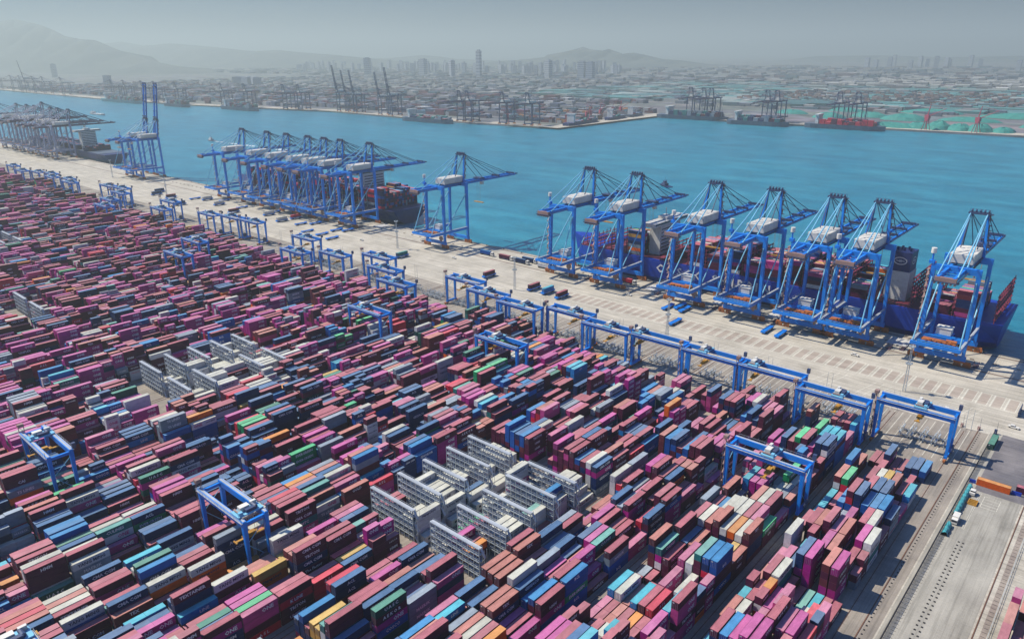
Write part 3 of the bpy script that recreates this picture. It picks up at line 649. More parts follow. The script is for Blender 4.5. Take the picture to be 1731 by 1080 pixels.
# ------------------------------------------------------------------ yard gantry cranes
def make_asc():
    root = empty("yard_gantry_crane"); hx = 15.6; hy = 4.2; T = 22.0
    for sy in (-1, 1):
        b = MB(); b.box(-hx-.9, hx+.9, sy*hy-.75, sy*hy+.75, T-2.3, T); b.build("main_girder", M['blue'], root)
        w_ = MB(); w_.box(-hx-.6, hx+.6, sy*hy-.45, sy*hy+.45, T, T+.14)
        yy = sy*(hy+.95); w_.box(-hx-.8, hx+.8, yy-.35 if sy > 0 else yy-.35, yy+.35, T-.5, T-.4)
        for i in range(15):
            x = -hx + i*2*hx/14; w_.beam((x, yy+sy*.3, T-.4), (x, yy+sy*.3, T+.7), .06)
        w_.beam((-hx, yy+sy*.3, T+.7), (hx, yy+sy*.3, T+.7), .07)
        w_.build("walkway", M['galvlight'], root)
    for sx in (-1, 1):
        for sy in (-1, 1):
            b = MB(); b.beam((sx*hx, sy*4.0, 1.6), (sx*hx, sy*hy, T-2.3), 1.0, 1.0, w2=1.5, h2=1.7, up=(1, 0, 0)); b.build("leg", M['blue'], root)
            g_ = MB(); g_.box(sx*hx-.5, sx*hx+.5, sy*5.2-1.9, sy*5.2+1.9, .75, 1.6)
            for dy in (-1.1, 1.1): g_.tube((sx*hx-.25, sy*5.2+dy, .55), (sx*hx+.25, sy*5.2+dy, .55), .42, n=10)
            g_.build("wheel_bogie", M['rust'], root)
        b = MB(); b.box(sx*hx-.6, sx*hx+.6, -5, 5, 1.65, 2.9); b.build("sill_beam", M['blue'], root); b = MB(); b.box(sx*hx-.5, sx*hx+.5, -3.4, 3.4, T-2.0, T-.8); b.build("end_beam", M['blue'], root)
        d = MB(); d.tube((sx*hx, -3.9, 12), (sx*hx, 3.9, 3.2), .14); d.tube((sx*hx, 3.9, 19), (sx*hx, -3.9, 12.2), .14); d.build("brace", M['paleblue'], root)
    lt = MB()
    for z in range(2, 24, 2): lt.beam((-hx-1.3, -hy+.3+(.8 if z % 4 else -.8), z), (-hx-1.3, -hy+.3-(.8 if z % 4 else -.8), z+2), .6, .12)
    for dx, dy in ((-.5, -1), (.5, -1), (-.5, 1), (.5, 1)): lt.beam((-hx-1.3+dx, -hy+.3+dy, 1), (-hx-1.3+dx, -hy+.3+dy, 25), .13)
    lt.box(-hx-2.2, -hx-.4, -hy-.9, -hy+1.4, 24.2, 25.6)
    lt.build("stair_tower", M['brown'], root)
    ml_ = MB()
    for sy in (-1, 1): ml_.beam((hx+.6, sy*(hy+1.1), T-2), (hx+.6, sy*(hy+1.1), T+2.6), .10)
    ml_.box(hx-.2, hx+1.2, hy+.6, hy+2.0, T+.2, T+2.6); ml_.build("antenna_post", M['navysteel'], root)
    rl = MB(); rl.tube((hx+.9, 1.0, 4.6), (hx+1.5, 1.0, 4.6), 2.1, n=16); rl.build("cable_reel", M['navysteel'], root)
    return root
def make_trolley(x):   # parts whose place differs crane to crane
    parts = []
    b = MB(); b.box(x-2.7, x+2.7, -4.9, 4.9, 22.25, 22.75); b.box(x-2.0, x+.2, -2.6, 1.0, 22.75, 24.4, mi=2); b.box(x+.6, x+2.1, -1.4, 2.6, 22.75, 23.9, mi=1)
    b.tube((x-1.8, 2.6, 23.4), (x+1.6, 2.6, 23.4), .75, mi=1); b.box(x-2.3, x-1.2, 2.2, 4.4, 22.75, 24.2, mi=2); b.tube((x-2.4, -3.6, 23.3), (x+2.2, -3.6, 23.3), .35, mi=3)
    b.box(x+1.2, x+2.4, -4.3, -2.8, 22.75, 24.0)
    for q_ in ((-2.6, -4.8), (2.6, -4.8), (2.6, 4.8), (-2.6, 4.8)): b.beam((x+q_[0], q_[1], 22.7), (x+q_[0], q_[1], 23.8), .08)
    parts.append(b.build("trolley", [M['paleblue'], M['navysteel'], M['white'], M['brown']]))
    return parts
def make_spreader(x, z):
    b = MB(); b.box(x-1.2, x+1.2, -3.0, 3.0, z, z+.55); b.box(x-.5, x+.5, -6.0, 6.0, z-.25, z+.05)
    for y in (-6, 6): b.box(x-1.2, x+1.2, y-.25, y+.25, z-.35, z+.1)
    b.box(x-.9, x+.9, -1.6, 1.6, z+.55, z+1.5)
    for dx in (-1, 1):
        for dy in (-2.4, 2.4): b.tube((x+dx*.9, dy, z+.5), (x+dx*1.3, dy*.9, 22.3), .06, n=4)
    return b.build("spreader", M['spreader'])
ASC = [(0, 352.5, 2, 16.5, "rightmost large gantry crane at the waterside yard edge"), (1, 340, 3, 15, "second gantry crane from the right at the waterside edge"), (2, 349, -9, 15, "third gantry crane from the right at the waterside edge"), (3, 349, -4, 15, "fourth gantry crane from the right at the waterside edge"), (4, 351, -13, 15, "fifth gantry crane from the right at the waterside edge"),
 (5, 348, 2, 14, "sixth gantry crane from the right at the waterside edge"), (6, 356, 3, 15, "seventh gantry crane from the right at the waterside edge"), (7, 345, 5, 15, "eighth gantry crane, overlapping its neighbours before the dark light mast"), (8, 351, 0, 16, "ninth gantry crane, staggered beside the tall light mast"), (9, 363, -2, 14, "tenth gantry crane, leftmost of the staggered central row"),
 (10, 326, 0, 12, "front gantry crane of the stepped central trio"), (11, 344, -3, 13, "middle gantry crane of the stepped central trio"), (12, 365, 2, 13, "rear gantry crane of the stepped central trio"), (13, 346.5, 3, 14, "gantry crane over the trailers left of the central trio"), (14, 331, 4, 14, "low front gantry crane left of the central trio"), (15, 364, 0, 14, "gantry crane nearest the parked blue carriers"),
 (1, 266.5, 1, 13.5, "gantry crane standing alone in the right front yard"), (6, 290, -3, 17, "gantry crane in the middle yard over green containers"), (9, 275.5, -5, 17, "gantry crane in mid yard left of the lone centre one"), (5, 106, 11, 12, "nearest gantry crane, front left of centre"), (8, 77, -6, 15, "near gantry crane at the left picture edge"), (4, 30.0, -15.0, 21, "gantry crane cut off by the lower left corner"),
 (16, 263, 0, 17, "right one of two overlapping left yard gantry cranes"), (17, 294, 2, 17, "left one of two overlapping left yard gantry cranes"), (18, 370, 3, 15, "right end crane of the left waterside gantry row"), (19, 368, -4, 15, "second crane of the left waterside gantry row"), (20, 360.5, 0, 15, "left end crane of the left waterside gantry row"), (22, 341, 0, 15, "front crane of the small left gantry cluster"), (23, 367, 3, 15, "rear crane of the small left gantry cluster"),
 (24, 309, 2, 15, "lowest crane of the tall far left cluster"), (25, 328, 0, 15, "second lowest crane of the tall far left cluster"), (26, 354, 0, 15, "middle crane of the tall far left cluster"), (27, 369, 0, 15, "upper right crane of the tall far left cluster"), (28, 366, 2, 15, "upper left crane of the tall far left cluster"),
 (30, 345, 1, 15, "right crane in the hazy upper left group"), (31, 354, 3, 15, "second crane in the hazy upper left group"), (32, 346, -2, 15, "third crane in the hazy upper left group"), (33, 356, -2, 15, "fourth crane in the hazy upper left group"), (34, 350, 0, 15, "fifth crane in the hazy upper left group"), (35, 340, 0, 15, "sixth crane in the hazy upper left group"), (37, 348, 0, 15, "leftmost crane in the hazy upper left group")]
asc0 = make_asc(); tr0 = make_trolley(0.0)[0]; sp0 = {}
for i, (k, y, tx, sz, lab) in enumerate(ASC):
    if i == 0: o = asc0
    else:
        o = copy_tree(asc0)
    if i == 0: sp = make_spreader(0, 0.0) if False else None
    o.location = (BC(k), y, 0); tag(o, "blue " + lab, "gantry crane", "blue yard gantry cranes over the container blocks")
for i, (k, y, tx, sz, lab) in enumerate(ASC):
    o = [ob for ob in S.objects if ob.name == ("yard_gantry_crane" if i == 0 else f"yard_gantry_crane.{i:03d}")][0]
    t_ = tr0 if i == 0 else tr0.copy()
    if i: COL.objects.link(t_)
    t_.parent = o; t_.location = (tx, 0, 0)
    if sz not in sp0: sp = sp0[sz] = make_spreader(0, sz)
    else: sp = sp0[sz].copy(); COL.objects.link(sp)
    sp.parent = o; sp.location = (tx, 0, 0)

# ------------------------------------------------------------------ ship-to-shore cranes
def make_sts(raised=False, mat='blue', brace='paleblue', boomm=None):
    root = empty("ship_to_shore_crane"); A, Bq, G = M[mat], M[brace], 57.0; boomm = M[boomm] if boomm else A
    yl, ys = 472.5-488, 503.5-488; hw = 12.2
    for sx in (-1, 1):
        for y, d0, d1 in ((yl, 1.7, 2.3), (ys, 1.7, 2.1)):
            b = MB(); b.beam((sx*hw, y, 3.8), (sx*(hw-.6), y, G-.5), 2.2, d0, w2=2.6, h2=d1, up=(1, 0, 0)); b.build("leg", A, root)
    for y in (yl, ys):
        b = MB(); b.box(-hw-1.6, hw+1.6, y-.9, y+.9, 3.6, 6.4); b.build("sill_beam", A, root)
        for sx in (-1, 1):
            g_ = MB()
            g_.box(sx*hw-4.4, sx*hw+4.4, y-.55, y+.55, 2.5, 3.5)
            for c_ in (-2.4, 2.4):
                g_.box(sx*hw+c_-1.8, sx*hw+c_+1.8, y-.45, y+.45, 1.5, 2.4)
                for w_ in (-1.35, -.45, .45, 1.35): g_.tube((sx*hw+c_+w_*1.15, y-.3, .75), (sx*hw+c_+w_*1.15, y+.3, .75), .62, n=10)
            g_.box(sx*(hw+4.3)-.5, sx*(hw+4.3)+.5, y-.7, y+.7, .8, 2.6)
            g_.build("wheel_bogie", M['rust'], root)
    for sx in (-1, 1):   # low portal frame reaching landward
        b = MB(); b.box(sx*(hw+.2)-.75, sx*(hw+.2)+.75, -33, ys-1.0, 13.6, 16.0); b.build("portal_beam", A, root)
        w_ = MB(); w_.box(sx*(hw+.2)-.7, sx*(hw+.2)+.7, -32.6, ys-1.2, 16.0, 16.1)
        for yy in np.arange(-32, 14, 3.2): w_.beam((sx*(hw+.9), yy, 16.1), (sx*(hw+.9), yy, 17.2), .08)
        w_.beam((sx*(hw+.9), -32.6, 17.2), (sx*(hw+.9), ys-1.2, 17.2), .09); w_.build("walkway", M['galvlight'], root)
        d = MB(); d.tube((sx*(hw-.1), -32.0, 16.2), (sx*(hw-.9), yl-1.2, G-6), .42, n=8)
        d.tube((sx*(hw+.1), yl+1.6, 17.2), (sx*(hw-.4), ys-1.0, G-9), .45, n=8); d.build("diagonal_brace", Bq, root)
    b = MB(); b.box(-hw-.9, hw+.9, -34.2, -33.0, 14.2, 16.0); b.box(-hw+.5, hw-.5, -27.0, -26.4, 14.2, 15.2); b.build("portal_beam", A, root)
    fr = MB(); fr.beam((-hw-.6, -34.1, 17.1), (hw+.6, -34.1, 17.1), .10)
    for x in np.arange(-12, 12.5, 2.4): fr.beam((x, -34.1, 16), (x, -34.1, 17.1), .08)
    fr.build("railing", Bq, root)
    for y in (yl, ys):
        b = MB(); b.box(-hw-.6, hw+.6, y-1.2, y+1.2, G-2.0, G+1.6); b.build("cross_beam", A, root)
    b = MB(); b.box(-hw+1.0, hw-1.0, yl-.7, yl+.7, 13.7, 15.9); b.build("portal_cross_beam", A, root)
    dk = MB(); dk.box(-8.5, 8.5, -25.5, -17.2, 13.4, 13.8); dk.box(-9.5, 7.5, -24, -18, 13.8, 14.8, mi=1)
    for i in range(7): x = -8+i*2.5; dk.box(x, x+1.6, -24.6, -23.2, 13.8, 15.4+.5*(i % 2), mi=1)
    dk.tube((3, -21, 15.6), (8.5, -21, 15.6), 1.0, mi=1); dk.build("hoist_deck", [M['navysteel'], M['rust']], root)
    eh = MB(); eh.box(-4.6, 3.4, -13.6, -7.4, 16.4, 20.2); eh.box(-4.9, 3.7, -13.9, -7.1, 20.2, 20.45); eh.box(-5.4, 4.2, -14.4, -6.6, 15.9, 16.35, mi=1); eh.build("electrical_house", [M['white'], A], root)
    gd = MB()
    for sx in (-1, 1): gd.box(sx*4.1-.75, sx*4.1+.75, -40, ys+2.0, G+.1-1.9, G+.9)
    for y in np.arange(-39.4, 17, 6.0): gd.box(-3.34, 3.34, y-.35, y+.35, G-1.3, G-.3)
    gd.build("girder", boomm, root)
    bt = MB(); bt.box(-6.6, 6.6, -41.2, -38.2, G-2.2, G-1.7); bt.box(-5.4, 5.4, -40.8, -38.6, G-1.7, G+.6, mi=1)
    for i in range(6): bt.tube((-5.2+i*2.0, -40.9, G-2.9), (-5.2+i*2.0, -39.0, G-2.9), .55, mi=1)
    for sx in (-1, 1):
        bt.box(sx*6.3-.5, sx*6.3+.5, -41, 16, G-.9, G-.75)
        for y in np.arange(-40, 16, 2.8): bt.beam((sx*6.8, y, G-.8), (sx*6.8, y, G+.5), .08)
        bt.beam((sx*6.8, -40, G+.5), (sx*6.8, 16, G+.5), .08)
    bt.build("rear_platform", [M['navysteel'], M['brown']], root)
    L_ = 78.0; bo = MB()
    if not raised: P = lambda s, off=0.0: (ys+2.2+s, G-.5+off)
    else:
        a = RD(82); P = lambda s, off=0.0: (ys+2.2+s*cos(a)-off*sin(a), G+.5+s*sin(a)+off*cos(a))
    upv = (0, 0, 1) if not raised else (0, -1, 0.15)
    for sx in (-1, 1):
        y0, z0 = P(0); y1, z1 = P(L_); bo.beam((sx*4.1, y0, z0), (sx*4.1, y1, z1), 1.35, 2.6, w2=1.1, h2=1.6, up=upv)
    for s_ in np.arange(2, 79, 6.2): y0, z0 = P(s_); bo.beam((-3.5, y0, z0), (3.5, y0, z0), .5, .7, up=upv)
    bo.build("boom", boomm, root)
    bw = MB()
    for sx in (-1, 1):
        y0, z0 = P(0, .3); y1, z1 = P(L_, .3); bw.beam((sx*5.5, y0, z0), (sx*5.5, y1, z1), .9, .1, up=upv)
        y0, z0 = P(0, 1.5); y1, z1 = P(L_, 1.5); bw.beam((sx*5.9, y0, z0), (sx*5.9, y1, z1), .09, .09)
        for s_ in np.arange(0, 78, 2.6): a0 = P(s_, .3); a1 = P(s_, 1.5); bw.beam((sx*5.9, a0[0], a0[1]), (sx*5.9, a1[0], a1[1]), .08, .08)
    for s_ in (30, 52, 74):
        y0, z0 = P(s_, 1.6); bw.beam((-4.8, y0, z0), (4.8, y0, z0), 1.5, 1.6, up=upv)
    y0, z0 = P(L_+.5, .6); bw.beam((-5.6, y0, z0), (5.6, y0, z0), 2.4, 1.0, up=upv)
    bw.build("boom_walkway", M['navysteel'], root)
    mh_ = MB(); mh_.box(-6.2, 6.2, -7.5, 18.5, G+1.8, G+7.0)
    for i in range(5): mh_.box(-6.1, 6.1, -6+i*5.4, -5.7+i*5.4, G+7.0, G+7.2)
    mh_.build("machinery_house", M['white'], root)
    mhl = MB()
    for z in (G+1.8,): mhl.box(6.6, 7.6, -9, 20, z-.1, z, mi=0); mhl.box(-7.6, -6.6, -9, 20, z-.1, z)
    mhl.build("vent_panel", M['navysteel'], root)
    # A-frame
    AP = (21.0, 84.0)
    for sx in (-1, 1):
        b = MB(); b.beam((sx*7.2, ys+1.0, G+1.5), (sx*4.6, AP[0]-.5, AP[1]-1), 1.5, 1.5, w2=1.1, h2=1.1, up=(0, 1, 0)); b.build("mast_leg", A, root)
        b = MB(); b.beam((sx*5.2, ys+10.5-8, G+1.2), (sx*4.6, AP[0], AP[1]-1), .55, .55)
        b.beam((sx*4.3, 8.5, G+7.5), (sx*4.4, AP[0]-1, AP[1]-1), .5, .5); b.build("mast_strut", M['navysteel'], root)
        b = MB(); b.tube((sx*5.0, -36.5, G+.6), (sx*4.4, AP[0]-1, AP[1]-.3), .40); b.tube((sx*5.0, yl+1, G+1.6), (sx*4.2, AP[0]-1, AP[1]-1.2), .42); b.build("backstay", Bq, root)
        f = MB()
        if not raised:
            for s_, dz in ((70, .9), (52, .9), (30, .9)): y1, z1 = P(s_, dz); f.tube((sx*4.4, AP[0]+.6, AP[1]-.4), (sx*4.2, y1, z1), .26)
        else:
            y1, z1 = P(40, 1.2); f.tube((sx*4.4, AP[0]+.6, AP[1]-.4), (sx*4.2, y1, z1), .26); y1, z1 = P(62, 1.2); f.tube((sx*4.4, AP[0]+.6, AP[1]+.4), (sx*4.2, y1, z1), .26)
        f.build("forestay", M['navysteel'], root)
    t_ = MB(); t_.box(-5.6, 5.6, AP[0]-2.2, AP[0]+1.8, AP[1]-1, AP[1]+.1)
    for i in range(5): t_.tube((-4.4+i*2.2, AP[0]-.6, AP[1]+.9), (-3.6+i*2.2, AP[0]-.6, AP[1]+.9), .95, n=10)
    for i in range(8): t_.beam((-5.6+i*1.6, AP[0]+1.7, AP[1]), (-5.6+i*1.6, AP[0]+1.7, AP[1]+1.6), .1)
    t_.beam((-5.6, AP[0]+1.7, AP[1]+1.6), (5.6, AP[0]+1.7, AP[1]+1.6), .1); t_.box(4.8, 7.4, AP[0]-2.2, AP[0], AP[1]-.4, AP[1]-.2); t_.build("mast_head", M['navysteel'], root)
    sr = MB()
    for i in range(8):
        f0, f1 = i/8, (i+1)/8; y0 = ys+1+(AP[0]-ys-1)*f0; y1 = ys+1+(AP[0]-ys-1)*f1; z0 = G+2+(AP[1]-G-3)*f0; z1 = G+2+(AP[1]-G-3)*f1
        sr.beam((7.6-2.2*f0, y0+1.2, z0), (7.4-2.2*f1, y1+(2.2 if i % 2 else .6), z1), .9, .15); sr.box(7.0-2.2*f1, 9.2-2.2*f1, y1-.4, y1+2.2, z1-.1, z1)
    for z in np.arange(4, G-2, 3.4):
        sr.beam((-hw-1.7, yl-1.6, z), (-hw-1.7, yl+1.6, z+3.4) if int(z/3.4) % 2 else (-hw-1.7, yl-1.5, z+3.4), .9, .14); sr.box(-hw-2.5, -hw-1.2, yl-2.3, yl+2.3, z+3.3, z+3.45)
    sr.build("stairs", M['brown'], root)
    lf = MB(); lf.box(-hw-2.2, -hw+.6, yl-1.5, yl+1.3, G+1.6, G+3.4, mi=1); lf.tube((-hw-.8, yl, G+3.4), (-hw-.8, yl, G+8.6), .5, mi=1); lf.tube((-hw-.8, yl, G+7.6), (-hw-.8, yl, G+10.6), 1.45, n=12); lf.build("white_drum", [M['white'], A], root)
    tl = MB(); ty = 38.0 if not raised else -24; tl.box(-4.8, 4.8, ty-3, ty+3, G+1.0 if raised else G+1.2, G+2.0); tl.box(-1.6, 1.6, ty+3.4, ty+6.0, G-5.6, G-2.6, mi=1)
    tl.beam((0, ty+4.6, G-2.6), (0, ty+2.8, G+1.2), .5, .5); tl.build("trolley", [M['navysteel'], M['white']], root)
    sp = MB(); zz = 34.0 if not raised else 44
    sp.box(-6.1, 6.1, ty-1.1, ty+1.1, zz, zz+.7)
    for dx in (-1.4, 1.4):
        for dy in (-.8, .8): sp.tube((dx, ty+dy, zz+.6), (dx*1.4, ty+dy, G+1.2), .07, n=4)
    sp.build("spreader", M['spreader'], root)
    rl = MB(); rl.tube((hw-3.5, yl-2.2, 9.5), (hw-3.5, yl-1.2, 9.5), 2.2, n=18); rl.box(hw-4.2, hw-2.8, yl-1.9, yl-1.0, 6.4, 9.5); rl.build("cable_reel", M['brown'], root)
    return root
sts0 = make_sts(); ups0 = make_sts(True); olds0 = make_sts(False, 'oldcrane', 'oldcrane', 'purple')
STS = [(-79.5, "rightmost ship-to-shore crane, nearest the ship's stern"), (-133, "second crane from the right, tight against its left neighbour"), (-162, "third crane from the right beside the white funnel"), (-204, "fourth crane from the right along the big blue ship"), (-249, "fifth crane from the right over the white ship bridge"), (-317, "sixth crane from the right, boom over the empty bow"), (-363, "seventh crane, left end of the right hand group"), (-515, "lone crane standing between the two ship berths"),
       (-654, "right end crane of the tight central left group"), (-706, "second crane of the central left group"), (-737, "third crane of the central left group"), (-769, "fourth crane of the central left group"), (-814, "fifth crane of the central left group"), (-857, "sixth crane of the central left group"), (-917, "left end crane of the central left group")]
first = True
for x, lab in STS:
    o = sts0 if first else copy_tree(sts0); first = False; o.location = (x, 488, 0)
    dy = float(rng.uniform(-14, 26))
    for ch in o.children:
        if ch.name.split('.')[0] in ('trolley', 'spreader'): ch.location = (0, dy, 0)
    tag(o, "blue " + lab + ", boom lowered", "port crane", "blue ship-to-shore cranes along the quay")
for i, (x, lab) in enumerate(((-1166, "right one of the pair of blue cranes with raised booms"), (-1202, "left one of the pair of blue cranes with raised booms"))):
    o = ups0 if i == 0 else copy_tree(ups0); o.location = (x, 488, 0); tag(o, lab, "port crane", "quay cranes with booms raised")
for i, (x, lab) in enumerate(((-1518, "right end"), (-1570, "second"), (-1606, "third"), (-1648, "tallest, fourth"), (-1694, "fifth"), (-1738, "sixth"), (-1800, "seventh"), (-1960, "far left"))):
    o = olds0 if i == 0 else copy_tree(olds0); o.location = (x, 488, 0); o.scale = (1, 1, 1.09 if i == 3 else 1.0)
    tag(o, lab + " pale crane with dark boom in the hazy far left row", "port crane", "pale ship-to-shore cranes at the far left berth")

# ------------------------------------------------------------------ ships
def ship(name_, label, xb, xs, y0, beam, deckz, hull, stacks, tower, funnel, letters=None, regn='mid', lash='shipred', zscale=1.0, scol=None):
    # xb: bow, xs: stern (either order); y0: quay side
    root = empty(name_, ((xb+xs)/2, y0+beam/2, -4)); tag(root, label, "container ship")
    ox, oy, oz = root.location; Lg = abs(xb-xs); sg = 1 if xb > xs else -1
    h = MB(); ns = 28; prof = [(-9, .62), (-3.8, .80), (2, .97), (deckz-2, 1.0), (deckz, 1.0)]; V = []
    for i in range(ns+1):
        u = i/ns                    # 0 stern .. 1 bow
        for z, wd in prof:
            zz = (z+4)/(deckz+4); flare = 1.0
            if u > .80: tt = (u-.80)/.20; flare = max(0.02, 1 - tt**(1.6+1.6*max(0, zz)))
            if u < .10: tt = (.10-u)/.10; flare = 1 - (0.75-.70*max(0, zz)**.6)*tt**1.5
            ex = 0.0
            if i == ns: ex = 3+6*max(0, zz)
            if i == 0: ex = -(3*max(0, zz)) + 2
            ww = beam/2*wd*flare; zt = z + (3.0*((u-.86)/.14)**1.2 if (u > .86 and z > deckz-3) else 0)
            xx = xs + sg*(u*Lg) + sg*ex
            V += [(xx-ox, y0+beam/2-ww-oy, zt-oz), (xx-ox, y0+beam/2+ww-oy, zt-oz)]
    m = len(prof); F = []
    for i in range(ns):
        a, b = i*2*m, (i+1)*2*m
        for j in range(m-1):
            F.append((a+2*j, b+2*j, b+2*j+2, a+2*j+2)); F.append((a+2*j+1, a+2*j+3, b+2*j+3, b+2*j+1))
        F.append((a+2*m-2, b+2*m-2, b+2*m-1, a+2*m-1))
    h.add(V, F)
    for i in (0, ns):
        a = i*2*m; h.add([V[a+q_] for q_ in range(2*m)], [(2*j, 2*j+1, 2*j+3, 2*j+2) for j in range(m-1)])
    h.build("hull", M[hull], root)
    dk = MB(); dk.box(min(xb, xs)+Lg*.05-ox, max(xb, xs)-Lg*.05-ox, y0+1.5-oy, y0+beam-1.5-oy, deckz-oz, deckz+.5-oz); dk.build("deck", M['shippink'] if lash == 'shipred' else M['hullgrey'], root)
    cb = []; cs = []; ct = []
    for (xa, hts, hl) in stacks:
        ls = MB()
        for yy in np.linspace(y0+1.4, y0+beam-1.4, 10): ls.beam((xa-ox, yy-oy, deckz-oz), (xa-ox, yy-oy, deckz+hl-oz), .5, .5)
        for zz in np.arange(2.5, hl+.1, 2.9): ls.box(xa-.7-ox, xa+.7-ox, y0+1.0-oy, y0+beam-1.0-oy, deckz+zz-.2-oz, deckz+zz+.2-oz)
        ls.build("lashing_bridge", M[lash], root)
        nrow = int((beam-2.5)/2.5)
        for r in range(nrow):
            if isinstance(hts, (list, tuple)): hh = hts[int(r/nrow*len(hts))]
            else: hh = hts
            hh = hh - (rng.random() < .12) if hh > 0 else 0; ya = y0+1.4+r*2.5; z = deckz+.6
            for t2 in range(int(hh)):
                cc = (scol or pick)(REG[regn]) if not scol else scol[int(rng.integers(len(scol)))]
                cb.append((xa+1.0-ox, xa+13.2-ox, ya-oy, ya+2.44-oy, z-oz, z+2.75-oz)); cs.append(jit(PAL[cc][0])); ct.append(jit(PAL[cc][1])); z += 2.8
    if tower:
        xa, xw, zt = tower; b = MB(); b.box(xa-xw/2-ox, xa+xw/2-ox, y0+beam*.22-oy, y0+beam*.78-oy, deckz-oz, zt-4-oz); b.box(xa-xw/2-1-ox, xa+xw/2+1-ox, y0+.3-oy, y0+beam-.3-oy, zt-4-oz, zt-1-oz)
        b.box(xa-xw/2+1-ox, xa+xw/2-1-ox, y0+beam*.4-oy, y0+beam*.6-oy, zt-1-oz, zt+1.5-oz); b.tube((xa-ox, y0+beam/2-oy, zt+1-oz), (xa-ox, y0+beam/2-oy, zt+8-oz), .35); b.build("bridge_tower", M['shipwhite'], root)
        for z in np.arange(deckz+3, zt-5, 3.0):
            wn = MB(); wn.box(xa+xw/2-ox, xa+xw/2+.08-ox, y0+beam*.25-oy, y0+beam*.75-oy, z-oz, z+.9-oz); wn.build("window_band", M['glass'], root)
        wn = MB(); wn.box(xa+xw/2+1-ox, xa+xw/2+1.08-ox, y0+2-oy, y0+beam-2-oy, zt-3-oz, zt-1.8-oz); wn.build("bridge_window", M['glass'], root)
    if funnel:
        xa, yw, zt = funnel; b = MB(); yc = y0+beam*.36; b.box(xa-7-ox, xa+7-ox, yc-8-oy, yc+8-oy, deckz-oz, zt-13-oz); b.build("funnel_base", M['shipwhite'], root)
        b = MB(); b.box(xa-6.5-ox, xa+6.5-ox, yc-7.6-oy, yc+7.6-oy, zt-13-oz, zt-oz); 
        for q_ in range(5): b.tube((xa-4+q_*2-ox, yc-2+q_ % 2*4-oy, zt-oz), (xa-4+q_*2-ox, yc-2+q_ % 2*4-oy, zt+2.2-oz), .8)
        fn = b.build("funnel", M['hullnavy'], root)
        e_ = MB()
        for (face) in (0, 1):
            pts = []
            for kx in range(20):
                a = 2*pi*kx/20; pts.append((cos(a)*4.2, sin(a)*2.6)); 
            for kx in range(20):
                a = 2*pi*kx/20; pts.append((cos(a)*3.5, sin(a)*2.0))
            if face == 0: P3 = [(xa+6.53-ox, yc-oy+p[0], zt-6-oz+p[1]) for p in pts]
            else: P3 = [(xa-ox+p[0], yc-7.63-oy, zt-6-oz+p[1]) for p in pts]
            e_.add(P3, [(i, (i+1) % 20, 20+(i+1) % 20, 20+i) for i in range(20)])
            for tt_ in ((-2.6, -.25, 2.6, .25), (-.9, .5, .9, .8), (-.9, -.8, .9, -.5)):
                q4 = [(tt_[0], tt_[1]), (tt_[2], tt_[1]), (tt_[2], tt_[3]), (tt_[0], tt_[3])]
                e_.add([(xa+6.53-ox, yc-oy+p[0], zt-6-oz+p[1]) if face == 0 else (xa-ox+p[0], yc-7.63-oy, zt-6-oz+p[1]) for p in q4], [(0, 1, 2, 3)])
        e = e_.build("emblem", M['letters_w'], fn)
    if letters:
        s_, x0, zc, sz = letters; v, f = textmesh(s_, sz); lm = MB(); v = v.copy(); v[:, 0] -= v[:, 0].min()
        P3 = np.stack([x0+v[:, 0]-ox, np.full(len(v), y0-.06-oy)+.0, zc+v[:, 1]-oz], 1); lm.add(P3, f); lm.build("hull_lettering", M['letters_w'], root)
    if cb:
        cm = MB(); cm.boxes(cb, cs, ct); o = cm.build("deck_containers", M['cont']); o.location = (ox, oy, oz)
        tag(o, "rows of containers stacked on the deck of the " + label.split(",")[0], "shipping containers", kind='stuff')
    return root
st1 = [(-61, 0, 19), (-108.5, 0, 20), (-84, [6, 6, 5, 6, 3, 0], 14), (-99, [2, 3, 2, 1, 1], 8), (-149, [3, 4, 3, 4], 15), (-164, [5, 5, 6, 5], 15), (-179, [4, 5, 4, 5], 15), (-194, [6, 5, 6, 5], 15), (-209, [5, 6, 5, 5], 15), (-224, [4, 3, 4, 4], 15), (-239, [6, 6, 6, 5], 15), (-254, [4, 4, 2, 0], 15), (-269, [6, 6, 6, 5, 5], 15), (-284, [0, 2, 3, 3], 15), (-326, [7, 6, 5, 5, 4, 3], 13), (-341, 0, 12), (-356, 0, 10), (-370, 0, 8)]
ship("container_ship", "long bright blue container ship moored under the right hand cranes, maroon lashing bridges", -390, -57, 511, 56, 17, 'hullblue', st1, (-306, 10, 46), (-121, 1, 50), ("C O S C O   S H I P P I N G", -296, 10.5, 9.0), 'right')
st2 = [(-655-15*i, [int(rng.integers(6, 9)) for _ in range(5)] if i % 4 != 3 else [4, 5, 6, 6], 16) for i in range(19) if i != 3]
ship("container_ship", "dark navy container ship fully stacked, moored under the central left cranes", -985, -640, 511, 54, 12, 'hullnavy', st2, (-692, 9, 43), None, ("MAMMA MIA", -660, 2, .01), 'right', lash='galv') if False else ship("container_ship", "dark navy container ship fully stacked, moored under the central left cranes", -985, -626, 511, 54, 13, 'hullnavy', st2, (-692, 9, 50), None, None, 'right', lash='galv', scol=['navy', 'navy', 'maroon', 'blue', 'grey', 'red', 'maroon', 'navy'])
st3 = [(-1490-15*i, [3, 3, 4, 3], 9) for i in range(20) if i not in (1, 2)]
ship("container_ship", "dark hazy container ship with white bridge at the far left berth", -1830, -1400, 511, 46, 12, 'hullnavy', st3, (-1520, 12, 48), None, None, 'left', lash='purple', scol=['maroon', 'navy', 'navy'])

